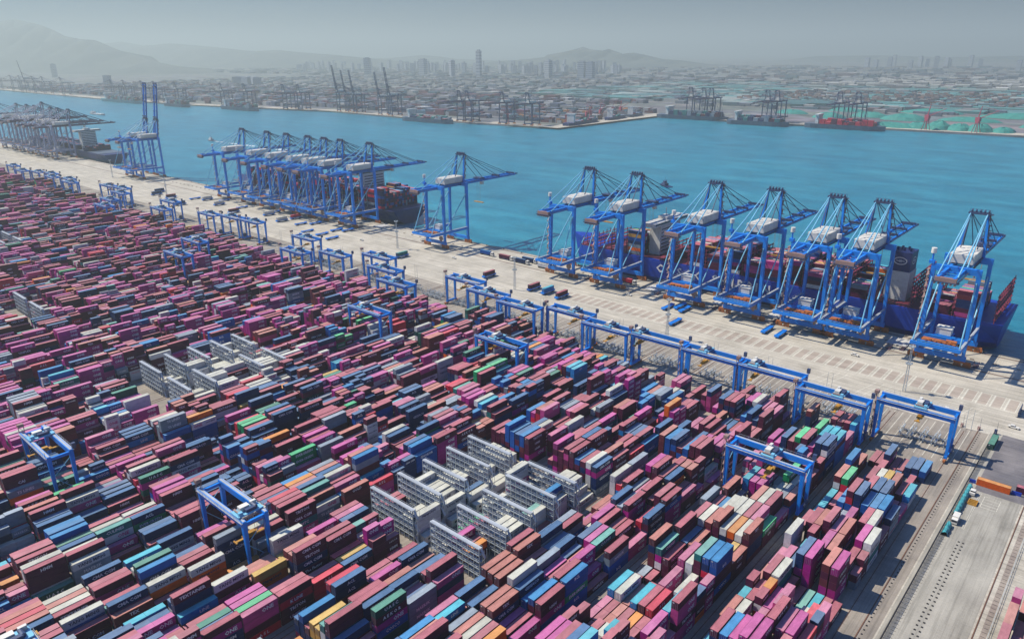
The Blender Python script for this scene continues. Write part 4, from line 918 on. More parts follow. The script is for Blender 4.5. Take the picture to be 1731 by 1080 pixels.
# ------------------------------------------------------------------ boats with wakes
def boat(name_, label, x, y, rz, L_, wd, hull, kind_):
    root = empty(name_, (x, y, -4), rz); tag(root, label, "boat")
    h = MB(); ns = 10; V = []
    for i in range(ns+1):
        u = i/ns; wf = 1 - max(0, (u-.6)/.4)**2*.95; wf *= .85+.15*min(1, u/.15)
        for z, k_ in ((-1, .7), (.9+.8*max(0, u-.5)*2, 1.0)): V += [((u-.5)*L_, -wd/2*wf*k_, z), ((u-.5)*L_, wd/2*wf*k_, z)]
    F = []
    for i in range(ns):
        a, b = i*4, i*4+4; F += [(a, b, b+2, a+2), (a+1, a+3, b+3, b+1), (a+2, b+2, b+3, a+3)]
    F += [(0, 2, 3, 1)]; h.add(V, F); h.build("hull", M[hull], root)
    c_ = MB()
    if kind_ == 'tug': c_.box(-L_*.12, L_*.22, -wd*.3, wd*.3, 1.0, 4.4); c_.box(-.02*L_, L_*.16, -wd*.2, wd*.2, 4.4, 7.2)
    else: c_.box(-L_*.46, -L_*.30, -wd*.35, wd*.35, 1.0, 9); c_.box(-L_*.27, L_*.36, -wd*.36, wd*.36, 1.0, 4.0)
    c_.build("cabin", M['navysteel'] if (kind_ == 'tug' and hull == 'hullnavy') else M['shipwhite'], root)
    f = MB(); xa = -.1*L_ if kind_ == 'tug' else -L_*.38; f.tube((xa, 0, 4), (xa, 0, 9.5 if kind_ == 'tug' else 13), .35); f.tube((.07*L_, 0, 7), (.07*L_, 0, 12.5), .15); f.build("mast", M['navysteel'], root)
    return root
boat("tugboat", "small dark tugboat alone on the open water right of centre", -532, 930, 2.6, 27, 10, 'hullnavy', 'tug')
boat("tugboat", "small tugboat trailing a white wake behind the central cranes", -1612, 819, 3.05, 34, 11, 'hullgrey', 'tug')
boat("coaster", "small pale cargo boat near the two raised booms", -2640, 972, 0.05, 95, 17, 'hullgrey', 'cargo')
wk = MB()
for i in range(14):
    x0 = -1596 + i*20; ww = 3+i*.5; wk.add([(x0, 818+i*.6-ww, -3.9), (x0+20, 819+i*.6-ww, -3.9), (x0+20, 819+i*.6+ww*.6, -3.9), (x0, 818+i*.6+ww*.6, -3.9)], [(0, 1, 2, 3)]) if i % 3 != 2 else None
tag(wk.build("boat_wake", M['foam']), "white wake foam behind the small tugboat", "wake", kind='stuff')

# ------------------------------------------------------------------ trucks and carriers
def make_agv():
    root = empty("container_carrier"); b = MB(); b.box(-1.5, 1.5, -7.2, 7.2, .9, 1.7); b.box(-1.45, 1.45, -7.2, -5.2, 1.7, 2.2); b.box(-1.45, 1.45, 5.2, 7.2, 1.7, 2.2)
    for sx in (-1, 1): b.box(sx*1.3-.15, sx*1.3+.15, -5.1, 5.1, 1.7, 1.95)
    b.build("body", M['blue'], root)
    for y in (-5, -3.6, 3.6, 5):
        for sx in (-1, 1): w_ = MB(); w_.tube((sx*1.15, y, .65), (sx*1.6, y, .65), .62, n=10); w_.build("wheel", M['dark'], root)
    p = MB(); p.box(1.505, 1.54, -4.2, 2.6, 1.0, 1.55); p.build("side_panel", M['white'], root)
    return root
def make_truck():
    root = empty("container_truck"); b = MB(); b.box(-1.1, 1.1, -8.5, 5.0, 1.0, 1.4); b.build("chassis", M['navysteel'], root)
    c_ = MB(); c_.box(-1.25, 1.25, 5.2, 7.6, .8, 3.7); c_.box(-1.2, 1.2, 7.6, 8.1, .8, 2.2); c_.build("cab", M['white'], root)
    w_ = MB(); w_.box(-1.1, 1.1, 7.6, 7.66, 2.3, 3.4); w_.box(1.25, 1.3, 6, 7.3, 2.2, 3.3); w_.build("window", M['glass'], root)
    for y in (-7.2, -5.8, 3.6, 6.6):
        for sx in (-1, 1): w_ = MB(); w_.tube((sx*.85, y, .55), (sx*1.25, y, .55), .55, n=10); w_.build("wheel", M['dark'], root)
    return root
def load(x, y, rz, z, col, label, long=True):
    H = 2.9 if long else 2.59; L_ = L40 if long else L20; bm_, dm_ = cont_meshes(col, L_, H, "", 'w', 1)
    c_, s_ = cos(rz), sin(rz); ly = -L_/2
    root = empty("shipping_container", (x - s_*ly, y + c_*ly, z), rz); tag(root, label, "shipping container")
    for nm, dta in (("body", bm_), ("cooling_unit" if col == 'reefer' else "door_end", dm_)):
        o = bpy.data.objects.new(nm, dta); COL.objects.link(o); o.parent = root
    return root
agv0 = make_agv(); fa = True
AG = [(-355, 427, 'maroon', "left of the trio on the apron road"), (-341, 427, 'sky', "amid the trio on the apron road"), (-326, 425, 'maroon', "right of the trio on the apron road"), (-406, 430, 'maroon', "behind the light mast before the lone trio"), (-510, 424.8, 'teal', "alone in front of the lone crane"), (-232, 430, None, "alone on the pads right of centre"), (-252, 455, None, "left in the cluster beneath the fourth crane"), (-246, 462, None, "rear in the cluster beneath the fourth crane"), (-240, 458, None, "right in the cluster beneath the fourth crane"), (-178, 456, None, "between the shadows of the right cranes"), (-168, 454, None, "right of the shadow between the right cranes"),
      (-618, 426, None, "nearest of the flat row by the central group"), (-641, 430, None, "second of the flat row by the central group"), (-664, 428, None, "third of the flat row by the central group"), (-645, 451, None, "rear left of the flat row"), (-635, 458, None, "rear right of the flat row"), (-731, 440, 'white', "left behind the gantry row"), (-779, 461, None, "beside the dark bogies of the central group"), (-731, 458, 'red', "near the central group's landside rails"), (-817, 430, 'maroon', "in front of the central group's middle"), (-835, 451, None, "beneath the central group's middle frames"), (-875, 443, 'white', "beneath the central group's left frames"), (-895, 461, None, "at the left rails of the central group"), (-918, 450, 'white', "left of the central group's left crane"), (-937, 443, None, "second left of the central group"), (-913, 412, 'navy', "above the small left gantry cluster"), (-970, 427, 'maroon', "alone on the left apron road"), (-1007, 425, 'navy', "left on the hazy apron road"), (-1025, 437, 'navy', "far left on the hazy apron road"), (-772, 449, 'reefer', "before the white boxes of the central group"), (-700, 444, None, "between gantry row and central group"), (-690, 456, None, "rear of the central waiting group")]
for x, y, c_, lab in AG:
    o = agv0 if fa else copy_tree(agv0); fa = False; o.location = (x, y, 0)
    tag(o, f"flat blue {'empty' if c_ is None else 'loaded'} container carrier {lab}", "carrier", "blue container carriers on the apron")
    if c_: load(x, y, 0, 2.25, c_, f"{CW[c_]} container on the blue carrier {lab}")
trk0 = make_truck(); ft = True
for x, y, c_, lab in ((-455, 480, 'blue', "leftmost of the truck queue under the quay cranes"), (-431, 479.5, 'maroon', "second of the truck queue left of the crane group"), (-409, 486, 'navy', "rear lane of the truck queue"), (-412, 479, 'navy', "third in the truck queue"), (-388, 486, 'maroon', "beside the white one at the crane legs"), (-385, 479, 'reefer', "nearest the seventh crane's legs"), (-308, 488, 'red', "under the sixth crane"), (-690, 488, 'maroon', "under the central left group")):
    o = trk0 if ft else copy_tree(trk0); ft = False; o.location = (x, y, 0); o.rotation_euler = (0, 0, -pi/2)
    tag(o, f"white-cab truck {lab}", "truck", "container trucks on the quay")
    load(x-1.9, y, -pi/2, 1.42, c_, f"{CW[c_]} container on the truck {lab}")
# clutter between the crane rails: hatch covers, lashing cages, cars
hc = MB(); hc.box(-6, 6, -6.5, 6.5, .35, .8); 
for x in (-4, 0, 4): hc.box(x-.2, x+.2, -6.3, 6.3, .8, .95)
for x in (-5, 5):
    for y in (-5.5, 5.5): hc.box(x-.4, x+.4, y-.4, y+.4, .0, .36)
hc0 = None
for i, (x, y, z, near) in enumerate(((-625, 495, 0, "right of the central left group"), (-680, 489, 0, "under the right end crane of the central left group"), (-680.3, 489.2, 1.0, "on top of another hatch cover in the central left group"), (-752, 490, 0, "under the third crane of the central left group"), (-790, 489, 0, "under the fourth crane of the central left group"), (-836, 490, 0, "under the fifth crane of the central left group"), (-884, 490, 0, "under the sixth crane of the central left group"), (-940, 489, 0, "left of the central left group"), (-106, 490, 0, "left of the rightmost quay crane"), (-184, 489, 0, "left of the third quay crane from the right"), (-226, 490, 0, "left of the fourth quay crane from the right"), (-283, 489, 0, "between the fifth and sixth quay cranes"))):
    if hc0 is None: o = hc0 = hc.build("hatch_cover", M['shipwhite'])
    else: o = hc0.copy(); COL.objects.link(o)
    o.location = (x, y, z+.012); tag(o, "flat pale hatch cover " + near, "hatch cover", "ship hatch covers laid between the crane rails")
def make_cage():
    root = empty("lashing_cage"); b = MB(); b.box(-1.3, 1.3, -3, 3, .02, .35)
    for x in (-1.2, 1.2):
        for y in (-2.9, 2.9): b.beam((x, y, .3), (x, y, 2.5), .18)
        b.beam((x, -2.9, 2.5), (x, 2.9, 2.5), .15); b.beam((x, -2.9, 1.3), (x, 2.9, 1.3), .12)
    b.build("frame", M['purple'], root); b = MB()
    for i in range(9): b.tube((-1.0+i*.25, -2.6, .6+.15*(i % 3)), (-1.0+i*.25, 2.6, .7+.2*(i % 2)), .09, n=6)
    b.build("lashing_rods", M['brown'], root); return root
cg0 = make_cage()
for i, (x, y, near) in enumerate(((-61, 478, "right of the rightmost quay crane"), (-101, 480, "left of the rightmost quay crane"), (-108, 477, "beside the pale hatch cover, left of the rightmost crane"), (-182, 478, "left of the third quay crane"), (-226, 477, "left of the fourth quay crane"), (-275, 479, "left of the fifth quay crane"), (-340, 478, "between the sixth and seventh quay cranes"), (-540, 479, "left of the lone quay crane"), (-640, 478, "right of the central left group"))):
    o = cg0 if i == 0 else copy_tree(cg0); o.location = (x, y, 0); tag(o, "dark purple lashing cage " + near, "lashing cage", "lashing cages between the crane rails")
def make_car():
    root = empty("pickup_car"); b = MB(); b.box(-.9, .9, -2.3, 2.3, .35, 1.0); b.box(-.82, .82, -.4, 1.3, 1.0, 1.65); b.build("body", M['white'], root)
    b = MB(); b.box(-.84, .84, -.3, 1.2, 1.1, 1.5); b.build("window", M['glass'], root)
    for y in (-1.4, 1.4):
        for sx in (-1, 1): w_ = MB(); w_.tube((sx*.7, y, .34), (sx*.92, y, .34), .34, n=8); w_.build("wheel", M['dark'], root)
    return root
cr0 = make_car()
for i, (x, y, rz, near) in enumerate(((-120, 450, 1.5, "on the apron before the rightmost two quay cranes"), (-290, 462, 1.6, "before the fifth quay crane"), (-470, 452, 1.5, "on the open apron right of the lone crane"), (-590, 441, 1.6, "right of the empty blue carriers"), (-60, 405, .1, "on the road at the end of the rightmost block"), (-30.5, 405, 1.5, "on the apron by the service road end"))):
    o = cr0 if i == 0 else copy_tree(cr0); o.location = (x, y, 0); o.rotation_euler = (0, 0, rz); tag(o, "small white pickup car " + near, "car", "white cars on the apron")
# things on the service road
load(-34.9, 379.6, 0.0, 0.012, 'darkgreen', "single dark green container standing beside the road fence")
oc = load(-27.2, 337.2, -pi/2, 0.012, 'orange', "bright orange container lying across the service road end")
lm = MB(); v, f = textmesh("Hapag-Lloyd", 1.6); lm.add(np.stack([np.full(len(v), -1.245), L40*.45 - v[:, 0], 1.45+v[:, 1]], 1), f); lm.build("lettering", M['letters_d'], oc)
pts = [(cos(a)*.75, sin(a)*.75) for a in np.linspace(0, 2*pi, 13)[:-1]]; lm = MB(); lm.add([(-1.245, L40*.86-p[0], 1.45+p[1]) for p in pts], [(0, i, i+1, i+2) for i in range(1, 10, 2)]); lm.build("emblem", M['hullblue'], oc)
load(-13.5, 341, -pi/2, 0.012, 'maroon', "maroon container at the right picture edge beside a blue barrier")
b = MB(); b.box(-36.0, -33.6, 336.4, 336.9, 0.01, 1.6); tag(b.build("barrier", M['hullblue']), "blue barrier panel left of the orange container", "barrier", "blue barriers beside the orange container")
b = MB(); b.box(-20.8, -17.2, 337.4, 337.9, 0.01, 1.6); tag(b.build("barrier", M['hullblue']), "blue barrier panel right of the orange container", "barrier", "blue barriers beside the orange container")
def tarp_row(x, y0, y1, label):
    root = empty("covered_pipe_row", (x, y0, 0)); tag(root, label, "covered load"); b = MB(); nseg = int((y1-y0)/1.1); V = []; nn = 8
    for i in range(nseg+1):
        for k_ in range(nn+1):
            a = pi*k_/nn; r_ = 1.0+.13*sin(i*2.2+k_)+.1*rng.random(); V.append((cos(a)*1.0*r_, (y1-y0)*i/nseg, .1+1.75*sin(a)*r_))
    b.add(V, [(i*(nn+1)+k_, i*(nn+1)+k_+1, (i+1)*(nn+1)+k_+1, (i+1)*(nn+1)+k_) for i in range(nseg) for k_ in range(nn)]); b.build("tarp", M['teal'], root); b = MB(); b.box(-1.1, 1.1, .1, y1-y0-.1, .01, .25); b.build("pallet_base", M['dark'], root)
tarp_row(-34.6, 305, 331.5, "long lumpy load under teal tarpaulin along the road fence")
tarp_row(-34.8, 287.5, 296.0, "short lumpy load under teal tarpaulin behind the white van")
root = empty("van", (-33.7, 300.6, 0)); tag(root, "white box van parked on the service road by the fence", "van")
b = MB(); b.box(-1.1, 1.1, -1.0, 2.9, .6, 2.9); b.build("cargo_box", M['white'], root); b = MB(); b.box(-1.05, 1.05, -2.9, -1.0, .45, 2.3); b.build("cab", M['white'], root)
b = MB(); b.box(-.95, .95, -2.94, -2.9, 1.3, 2.1); b.box(1.05, 1.09, -2.6, -1.4, 1.3, 2.1); b.build("window", M['glass'], root)
for y in (-2.0, 1.8):
    for sx in (-1, 1): b = MB(); b.tube((sx*.8, y, .38), (sx*1.08, y, .38), .38, n=10); b.build("wheel", M['dark'], root)
root = empty("tractor_unit", (-32.8, 326.5, 0)); tag(root, "pale small vehicle with dark windows beside the orange container", "vehicle")
b = MB(); b.box(-1.0, 1.0, -1.8, 1.8, .4, 1.5); b.box(-.9, .9, -.9, 1.2, 1.5, 2.2); b.build("body", M['white'], root); b = MB(); b.box(-.8, .8, -.95, -.9, 1.5, 2.1); b.box(.9, .94, -.7, 1.0, 1.5, 2.1); b.build("window", M['glass'], root)
for y in (-1.2, 1.2):
    for sx in (-1, 1): b = MB(); b.tube((sx*.8, y, .33), (sx*1.03, y, .33), .33, n=8); b.build("wheel", M['dark'], root)
root = empty("steel_frame", (-31.3, 319.3, 0)); tag(root, "low yellow open steel frame lying on the service road", "steel frame"); b = MB()
for x in (-1.5, 1.5): b.box(x-.12, x+.12, -2, 2, .01, .8)
for y in (-1.9, -.65, .65, 1.9): b.box(-1.4, 1.4, y-.12, y+.12, .02, .78)
b.build("rails", M['spreader'], root)
# fence along the service road
root = empty("wire_fence", (-36.3, 0, 0)); tag(root, "long dark wire fence between the service road and the crane track", "fence")
b = MB()
for y in np.arange(40, 392, 3.0): b.beam((0, y, 0), (0, y, 2.4), .14)
b.build("posts", M['navysteel'], root); b = MB()
for z in (.3, .7, 1.1, 1.5, 1.9, 2.3): b.box(-.05, .05, 40, 391, z-.05, z+.05)
b.build("mesh_panel", M['dark'], root)
root = empty("wire_fence", (-11.3, 0, 0)); tag(root, "low pale rail fence beside the gravel strip at the right", "fence")
b = MB()
for y in np.arange(100, 330, 3.0): b.beam((0, y, 0), (0, y, 1.3), .14)
b.build("posts", M['galv'], root); b = MB()
for z in (.5, 1.2): b.box(-.05, .05, 100, 330, z-.05, z+.05)
b.build("rail", M['galv'], root)
sl = MB()
for y in np.arange(60, 330, 2.4): sl.box(-13.2, -11.8, y, y+.12, .012, .06)
for y in np.arange(150, 285, 1.9): sl.box(-35.4, -33.9, y, y+.12, .008, .05)
tag(sl.build("drain_slabs", M['dark']), kind='structure')
wl = empty("screen_wall", (-31.0, 425, 0)); tag(wl, "tall narrow dark screen standing alone on the right apron", "screen"); b = MB(); b.box(-.15, .15, -6, 6, .01, 3.4); b.build("panel", M['navysteel'], wl); b = MB()
for y in (-5.5, 0, 5.5): b.box(-.8, .8, y-.1, y+.1, .01, .3)
b.build("foot", M['navysteel'], wl)
# little equipment at the crane rail ends
for i, (x, y, lab) in enumerate(((-36.0, 392.5, "dark pump cabinet at the fence end"), (-50, 391, "brown buffer stop at the end of the rightmost crane rail"), (-43, 392.5, "brown buffer stop beside the anchor sockets"))):
    root = empty("buffer_stop" if i else "pump_cabinet", (x, y, 0)); tag(root, lab, "equipment"); b = MB(); b.box(-.6, .6, -.5, .5, 0.02, 1.5 if i else 2.4); b.beam((0, -2.0, .1), (0, -.4, 1.2), .4, .3); b.build("frame", M['brown'] if i else M['navysteel'], root)
    b = MB(); b.beam((.3, 0, 1.2), (.3, 0, 6.5), .1); b.build("pole", M['navysteel'], root)

# ------------------------------------------------------------------ agv mates: transfer racks at the block ends
def make_mate():
    root = empty("transfer_rack")
    for sy in (-1, 1):
        b = MB(); 
        for sx in (-1, 1): b.box(sx*1.75-.2, sx*1.75+.2, sy*3.2-.4, sy*3.2+.4, .02, 2.2); b.box(sx*1.75-.25, sx*1.75+.25, sy*3.2-2.1, sy*3.2+2.1, 2.2, 2.5)
        b.box(-1.6, 1.6, sy*3.2-.2, sy*3.2+.2, .6, 1.0)
        b.build("support", M['galv'], root)
    b = MB()
    for sx in (-1, 1):
        b.beam((sx*2.0, -5.4, .1), (sx*2.0, 5.4, .1), .15); 
        for y in (-4.8, -1.6, 1.6, 4.8): b.beam((sx*2.0, y, .1), (sx*2.0, y, 3.6), .16); b.beam((sx*2.0, y, 3.5), (sx*2.6, y+.9, 4.2), .12)
    b.build("guide", M['galv'], root); return root
mt0 = make_mate(); fm = True
for k in range(0, 16):
    for j in range(5):
        if (k, j) in ((0, 0), (3, 2), (7, 1), (10, 4), (12, 2)): continue
        o = mt0 if fm else copy_tree(mt0); fm = False; o.location = (BC(k)-10.4+5.2*j, 365 if k not in (2, 5) else 363, 0)
        tag(o, f"grey transfer rack, {ORD[j]} from left, waterside end of the {ORD[k]} block from road", "transfer rack", "grey transfer racks at the block ends")

# ------------------------------------------------------------------ light masts and poles
def make_mast(h):
    root = empty("light_mast"); b = MB()
    for dx, dy in ((-.7, -.7), (.7, -.7), (.7, .7), (-.7, .7)): b.beam((dx, dy, 0), (dx*.45, dy*.45, h), .16)
    for i in range(int(h/2.2)):
        z = i*2.2; s0 = .7*(1-.55*z/h); s1 = .7*(1-.55*(z+2.2)/h)
        b.beam((-s0, -s0, z), (s1, -s1, z+2.2), .09); b.beam((s0, -s0, z), (s1, s1, z+2.2), .09); b.beam((s0, s0, z), (-s1, s1, z+2.2), .09); b.beam((-s0, s0, z), (-s1, -s1, z+2.2), .09)
    b.build("lattice", M['galv'], root)
    for z in (h, h*.62):
        b = MB(); b.box(-1.3, 1.3, -1.3, 1.3, z-.1, z+.1)
        for a in range(8): b.box(cos(a*pi/4)*1.5-.25, cos(a*pi/4)*1.5+.25, sin(a*pi/4)*1.5-.25, sin(a*pi/4)*1.5+.25, z+.1, z+.8)
        b.build("lamp_ring" if z == h else "platform", M['galv'], root)
    return root
mm = make_mast(26.0); fm = True
for x, y, lab in ((-83, 415.4, "rightmost light mast, before the rightmost quay crane"), (-366, 416.7, "light mast left of the loaded carrier trio"), (-538, 443.4, "light mast below the lone quay crane"), (-974, 423.7, "light mast above the small left gantry cluster"), (-1209, 449, "light mast at the foot of the raised-boom pair"), (-222, 402, "slim light mast beside the empty carrier")):
    o = mm if fm else copy_tree(mm); fm = False; o.location = (x, y, 0); tag(o, "grey lattice " + lab, "light mast", "lattice light masts on the apron")
pl = MB(); pl.tube((0, 0, 0), (0, 0, 11), .14, .07); 
pole0 = pl.build("lightning_pole", M['galv']); fp = True
for k in range(0, 24):
    for s_ in (-1, 1):
        o = pole0 if fp else pole0.copy()
        if not fp: COL.objects.link(o)
        fp = False; o.location = (BC(k)+15.5+s_*1.3+1.2, 389, 0)
        tag(o, f"thin grey pole, {'right' if s_ > 0 else 'left'} of the pair ending the {ORD[k]} block from the road", "pole", "thin poles at the crane rail ends")
# bollards along the quay
bo = MB(); bo.tube((0, 0, 0), (0, 0, .7), .35, n=10); bo.tube((0, 0, .7), (0, 0, 1.0), .55, n=10); bol0 = bo.build("mooring_bollard", M['dark']); fb = True
for i in range(60):
    x = -40 - i*22.0
    o = bol0 if fb else bol0.copy()
    if not fb: COL.objects.link(o)
    fb = False; o.location = (x, 505.9, 0); tag(o, "small black mooring bollard on the quay edge", "bollard", "mooring bollards along the quay edge")
fd = MB()
for i in range(90): x = -30 - i*12.0; fd.box(x, x+2, 488.5, 489.6, .012, .5)
tag(fd.build("cable_trench_covers", M['gravel']), kind='structure')

# ------------------------------------------------------------------ far shore
fs = make_sts(False, 'navysteel', 'oldcrane', 'purple')
for o in list(fs.children):     # far away only the large parts show
    if o.name.split('.')[0] in ("walkway", "railing", "hoist_deck", "cable_reel", "stairs", "vent_panel", "spreader", "boom_walkway", "rear_platform", "white_drum", "electrical_house"): bpy.data.objects.remove(o)
fu = make_sts(True, 'navysteel', 'navysteel', 'navysteel')
for o in list(fu.children):
    if o.name.split('.')[0] in ("walkway", "railing", "hoist_deck", "cable_reel", "stairs", "vent_panel", "spreader", "boom_walkway", "rear_platform", "white_drum", "electrical_house"): bpy.data.objects.remove(o)
def shore_y(x):
    P = sorted([(a, b) for a, b in shore if not (-1235 < a < -1112 and b > 1900) or a > -1113]); xs = [p[0] for p in P]; ys = [p[1] for p in P]
    return float(np.interp(x, xs, ys))
FAR = [(-5100, 1357), (-4790, 1352), (-4640, 1350), (-4430, 1346), (-4280, 1343), (-4020, 1338), (-3420, 1328), (-3300, 1330), (-3140, 1334), (-3040, 1338), (-2880, 1345), (-2600, 1378), (-2480, 1400), (-2300, 1440), (-2230, 1452), (-1480, 1459), (-1450, 1459), (-1330, 1465), (-1250, 1472), (-1055, 1950), (-1010, 1940), (-985, 1935), (-815, 1909), (-790, 1909), (-640, 1925), (-600, 1932)]
fc = True
seen_n = 0
for i, (x, y) in enumerate(FAR):
    o = fs if fc else copy_tree(fs); fc = False; o.location = (x, y+22, 0); o.rotation_euler = (0, 0, pi); o.scale = (1.0, 1.0, .95)
    tag(o, f"hazy dark crane on the far shore, {ORD[i] if i < 26 else 'last'} counted from the left, boom lowered", "port crane", "small cranes on the far shore with lowered booms")
fc = True
for i, (x, y, sc) in enumerate(((-5230, 1356, 1.15), (-4560, 1348, 1.15), (-2060, 1487, 1.05), (-2015, 1484, .95), (-1970, 1481, .95), (-1835, 1472, .92), (-1780, 1468, 1.02))):
    o = fu if fc else copy_tree(fu); fc = False; o.location = (x, y+22, 0); o.rotation_euler = (0, 0, pi-.25); o.scale = (sc, sc, sc)
    tag(o, f"hazy dark far shore crane with raised boom, {ORD[i]} from the left", "port crane", "small cranes on the far shore with raised booms")
# red portal cranes
def make_portal():
    root = empty("harbour_crane"); b = MB()
    for sx in (-1, 1):
        for sy in (-1, 1): b.beam((sx*5, sy*5, 0), (sx*2, sy*2, 16), 1.0)
    b.box(-3, 3, -3, 3, 16, 20); b.build("portal", M['redcrane'], root)
    b = MB(); b.box(-3, 3, -4, 4, 20, 27); b.beam((0, 0, 27), (0, -3, 46), 1.6, w2=.8, h2=.8); b.build("house", M['redcrane'], root)
    b = MB(); b.beam((0, -4, 26), (0, -34, 40), 1.3, w2=.7, h2=.7); b.beam((0, -3, 46), (0, -32, 40), .4); b.build("jib", M['redcrane'], root); return root
pc0 = make_portal(); fc = True
for i, (x, y, rz) in enumerate(((-447, 1950, 1.2), (-345, 1950, 1.2), (-1190, 1560, 2.0), (-1200, 1660, 1.0), (-1215, 1700, 2.3), (-1222, 1755, 1.0), (-1232, 1830, 2.0), (-1238, 1880, 1.4), (-1320, 1478, 0.4))):
    o = pc0 if fc else copy_tree(pc0); fc = False; o.location = (x, y, 0); o.rotation_euler = (0, 0, rz); s_ = 1.25 if i < 2 else .95; o.scale = (s_,)*3
    tag(o, ["left red harbour crane by the green piles", "right red harbour crane by the green piles"][i] if i < 2 else f"reddish harbour crane on the far pier, {ORD[i-2]} outward from the tip", "harbour crane", "red harbour cranes on the far shore")
# far ships
def far_ship(x0, x1, y0, bw, label, hull='hullgrey', cc=('navy', 'teal', 'maroon', 'grey'), ang=0.0, hts=4, tw=True):
    root = empty("cargo_ship", (x0, y0, -4), ang); tag(root, label, "cargo ship", "ships moored on the far shore"); L_ = x1-x0
    h = MB(); V = []
    for u in np.linspace(0, 1, 13):
        f = 1 - max(0, (u-.82)/.18)**1.5*.97; f2 = f*(1 - .3*max(0, (.08-u)/.08))
        for z, k_ in ((-1, .85), (11, 1.0)): V += [(u*L_, bw/2-bw/2*f2*k_, z), (u*L_, bw/2+bw/2*f2*k_, z)]
    F = []
    for i in range(12): a, b_ = i*4, i*4+4; F += [(a, b_, b_+2, a+2), (a+1, a+3, b_+3, b_+1), (a+2, b_+2, b_+3, a+3)]
    F += [(0, 2, 3, 1)]; h.add(V, F); h.build("hull", M[hull], root)
    if tw: t2 = MB(); t2.box(L_*.14, L_*.18, bw*.1, bw*.9, 11, 33); t2.box(L_*.135, L_*.185, 0, bw, 30, 33.5); t2.build("bridge_tower", M['shipwhite'], root)
    cg = MB(); bx = []; s1 = []; t1 = []
    for i in range(int(L_*.72/14)):
        xx = L_*.2+i*14; 
        for j in range(max(1, int(bw/7))):
            hh = max(1, hts + int(rng.integers(-2, 2))); c_ = cc[int(rng.integers(len(cc)))]
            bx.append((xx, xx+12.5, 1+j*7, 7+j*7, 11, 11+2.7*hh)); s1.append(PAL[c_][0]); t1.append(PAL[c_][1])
    cg.boxes(bx, s1, t1); cg.build("cargo", M['cont'], root)
    return root
far_ship(-3450, -3080, 1285, 45, "long teal-hulled ship moored behind the raised booms", 'teal'); far_ship(-2900, -2720, 1300, 34, "dark ship left of the hazy crane line"); far_ship(-2560, -2330, 1345, 36, "dark hazy ship beneath the far left cranes")
far_ship(-1665, -1470, 1412, 32, "slate ship beside the far pier's left corner", hts=2); far_ship(-1145, -930, 1920, 40, "container ship left of the three right ones on the far shore"); far_ship(-900, -740, 1862, 36, "middle container ship on the right far shore"); far_ship(-705, -520, 1885, 36, "container ship beside the green piles", cc=('navy', 'maroon', 'red'))
far_ship(-1156, -1156+170, 1530, 26, "dark bulk ship moored along the far pier's side", 'hullnavy', hts=1, ang=RD(97)); far_ship(-1172, -1172+110, 1730, 20, "second bulk ship along the far pier's side", 'hullnavy', hts=1, ang=RD(96)); far_ship(-1182, -1182+90, 1850, 20, "small ship at the inner end of the far pier", 'hullgrey', hts=1, ang=RD(96))
# green tarpaulin-covered piles
for i, (x, y, lx, ly, h_) in enumerate(((-535, 1985, 170, 60, 12), (-470, 1990, 70, 55, 15), (-428, 1990, 60, 60, 20), (-385, 1990, 60, 60, 16), (-345, 1990, 60, 60, 18), (-300, 1995, 50, 55, 12), (-560, 2200, 120, 70, 18), (-420, 2250, 150, 50, 12), (-740, 2160, 90, 70, 16), (-660, 2250, 110, 60, 15), (-880, 2250, 100, 60, 12), (-330, 2420, 200, 70, 14), (-560, 2480, 170, 60, 14), (-180, 2350, 150, 60, 12), (-780, 2420, 110, 60, 12), (-250, 2150, 90, 60, 12))):
    b = MB(); V = []
    for j, (r_, z) in enumerate(((1, 0), (.80, .5), (.45, .9), (.15, 1.0))):
        for a in np.linspace(0, 2*pi, 15)[:-1]: V.append((cos(a)*lx/2*r_*(1+.08*sin(a*5+i)), sin(a)*ly/2*r_, h_*.85*z*(1+.14*sin(a*3+j+i))))
    F = [(j*14+a, j*14+(a+1) % 14, (j+1)*14+(a+1) % 14, (j+1)*14+a) for j in range(3) for a in range(14)] + [(42, 42+a, 43+a, 44+a) for a in range(1, 12, 2)]
    b.add(V, F); o = b.build("covered_pile", M['tarp']); o.location = (x, y, 0.3)
    tag(o, f"green tarpaulin mound on the far shore, {ORD[i]} counted from front left to back", "covered pile", "green covered piles on the far shore")
# towns: towers as things, low roofs as one mass
town = MB(); bx = []; s1 = []; t1 = []
def inland(n_, x0, x1, y0, y1, hmin, hmax, wmin, wmax, pal, ground=True):
    for i in range(n_):
        y = y0 + (y1-y0)*rng.random()**1.2; x = rng.uniform(x0, x1)
        x = round(x/46)*46 + rng.uniform(-5, 5); y = round(y/72)*72 + rng.uniform(-4, 4)
        if y < shore_y(x) + 80: continue
        w_ = rng.uniform(wmin, wmax); d_ = rng.uniform(wmin, wmax)*.7; h_ = rng.uniform(hmin, hmax); c_ = pal[int(rng.integers(len(pal)))]; j = rng.uniform(.75, 1.2)
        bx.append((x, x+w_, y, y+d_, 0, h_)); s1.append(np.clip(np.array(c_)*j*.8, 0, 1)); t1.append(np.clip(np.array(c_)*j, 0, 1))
GR = [(.50, .50, .48), (.36, .37, .38), (.25, .28, .32), (.18, .22, .28), (.13, .16, .21), (.24, .18, .20), (.46, .45, .42), (.15, .23, .26), (.22, .25, .29)]
inland(1500, -5200, -1500, 1480, 2400, 5, 16, 14, 60, [(.12, .14, .2), (.3, .3, .34), (.2, .08, .1), (.45, .45, .45), (.1, .2, .25), (.16, .12, .16)])
inland(900, -1440, -1245, 1520, 2050, 5, 15, 12, 34, [(.12, .14, .2), (.3, .3, .34), (.2, .08, .1), (.45, .45, .45), (.1, .2, .25), (.4, .2, .1)])
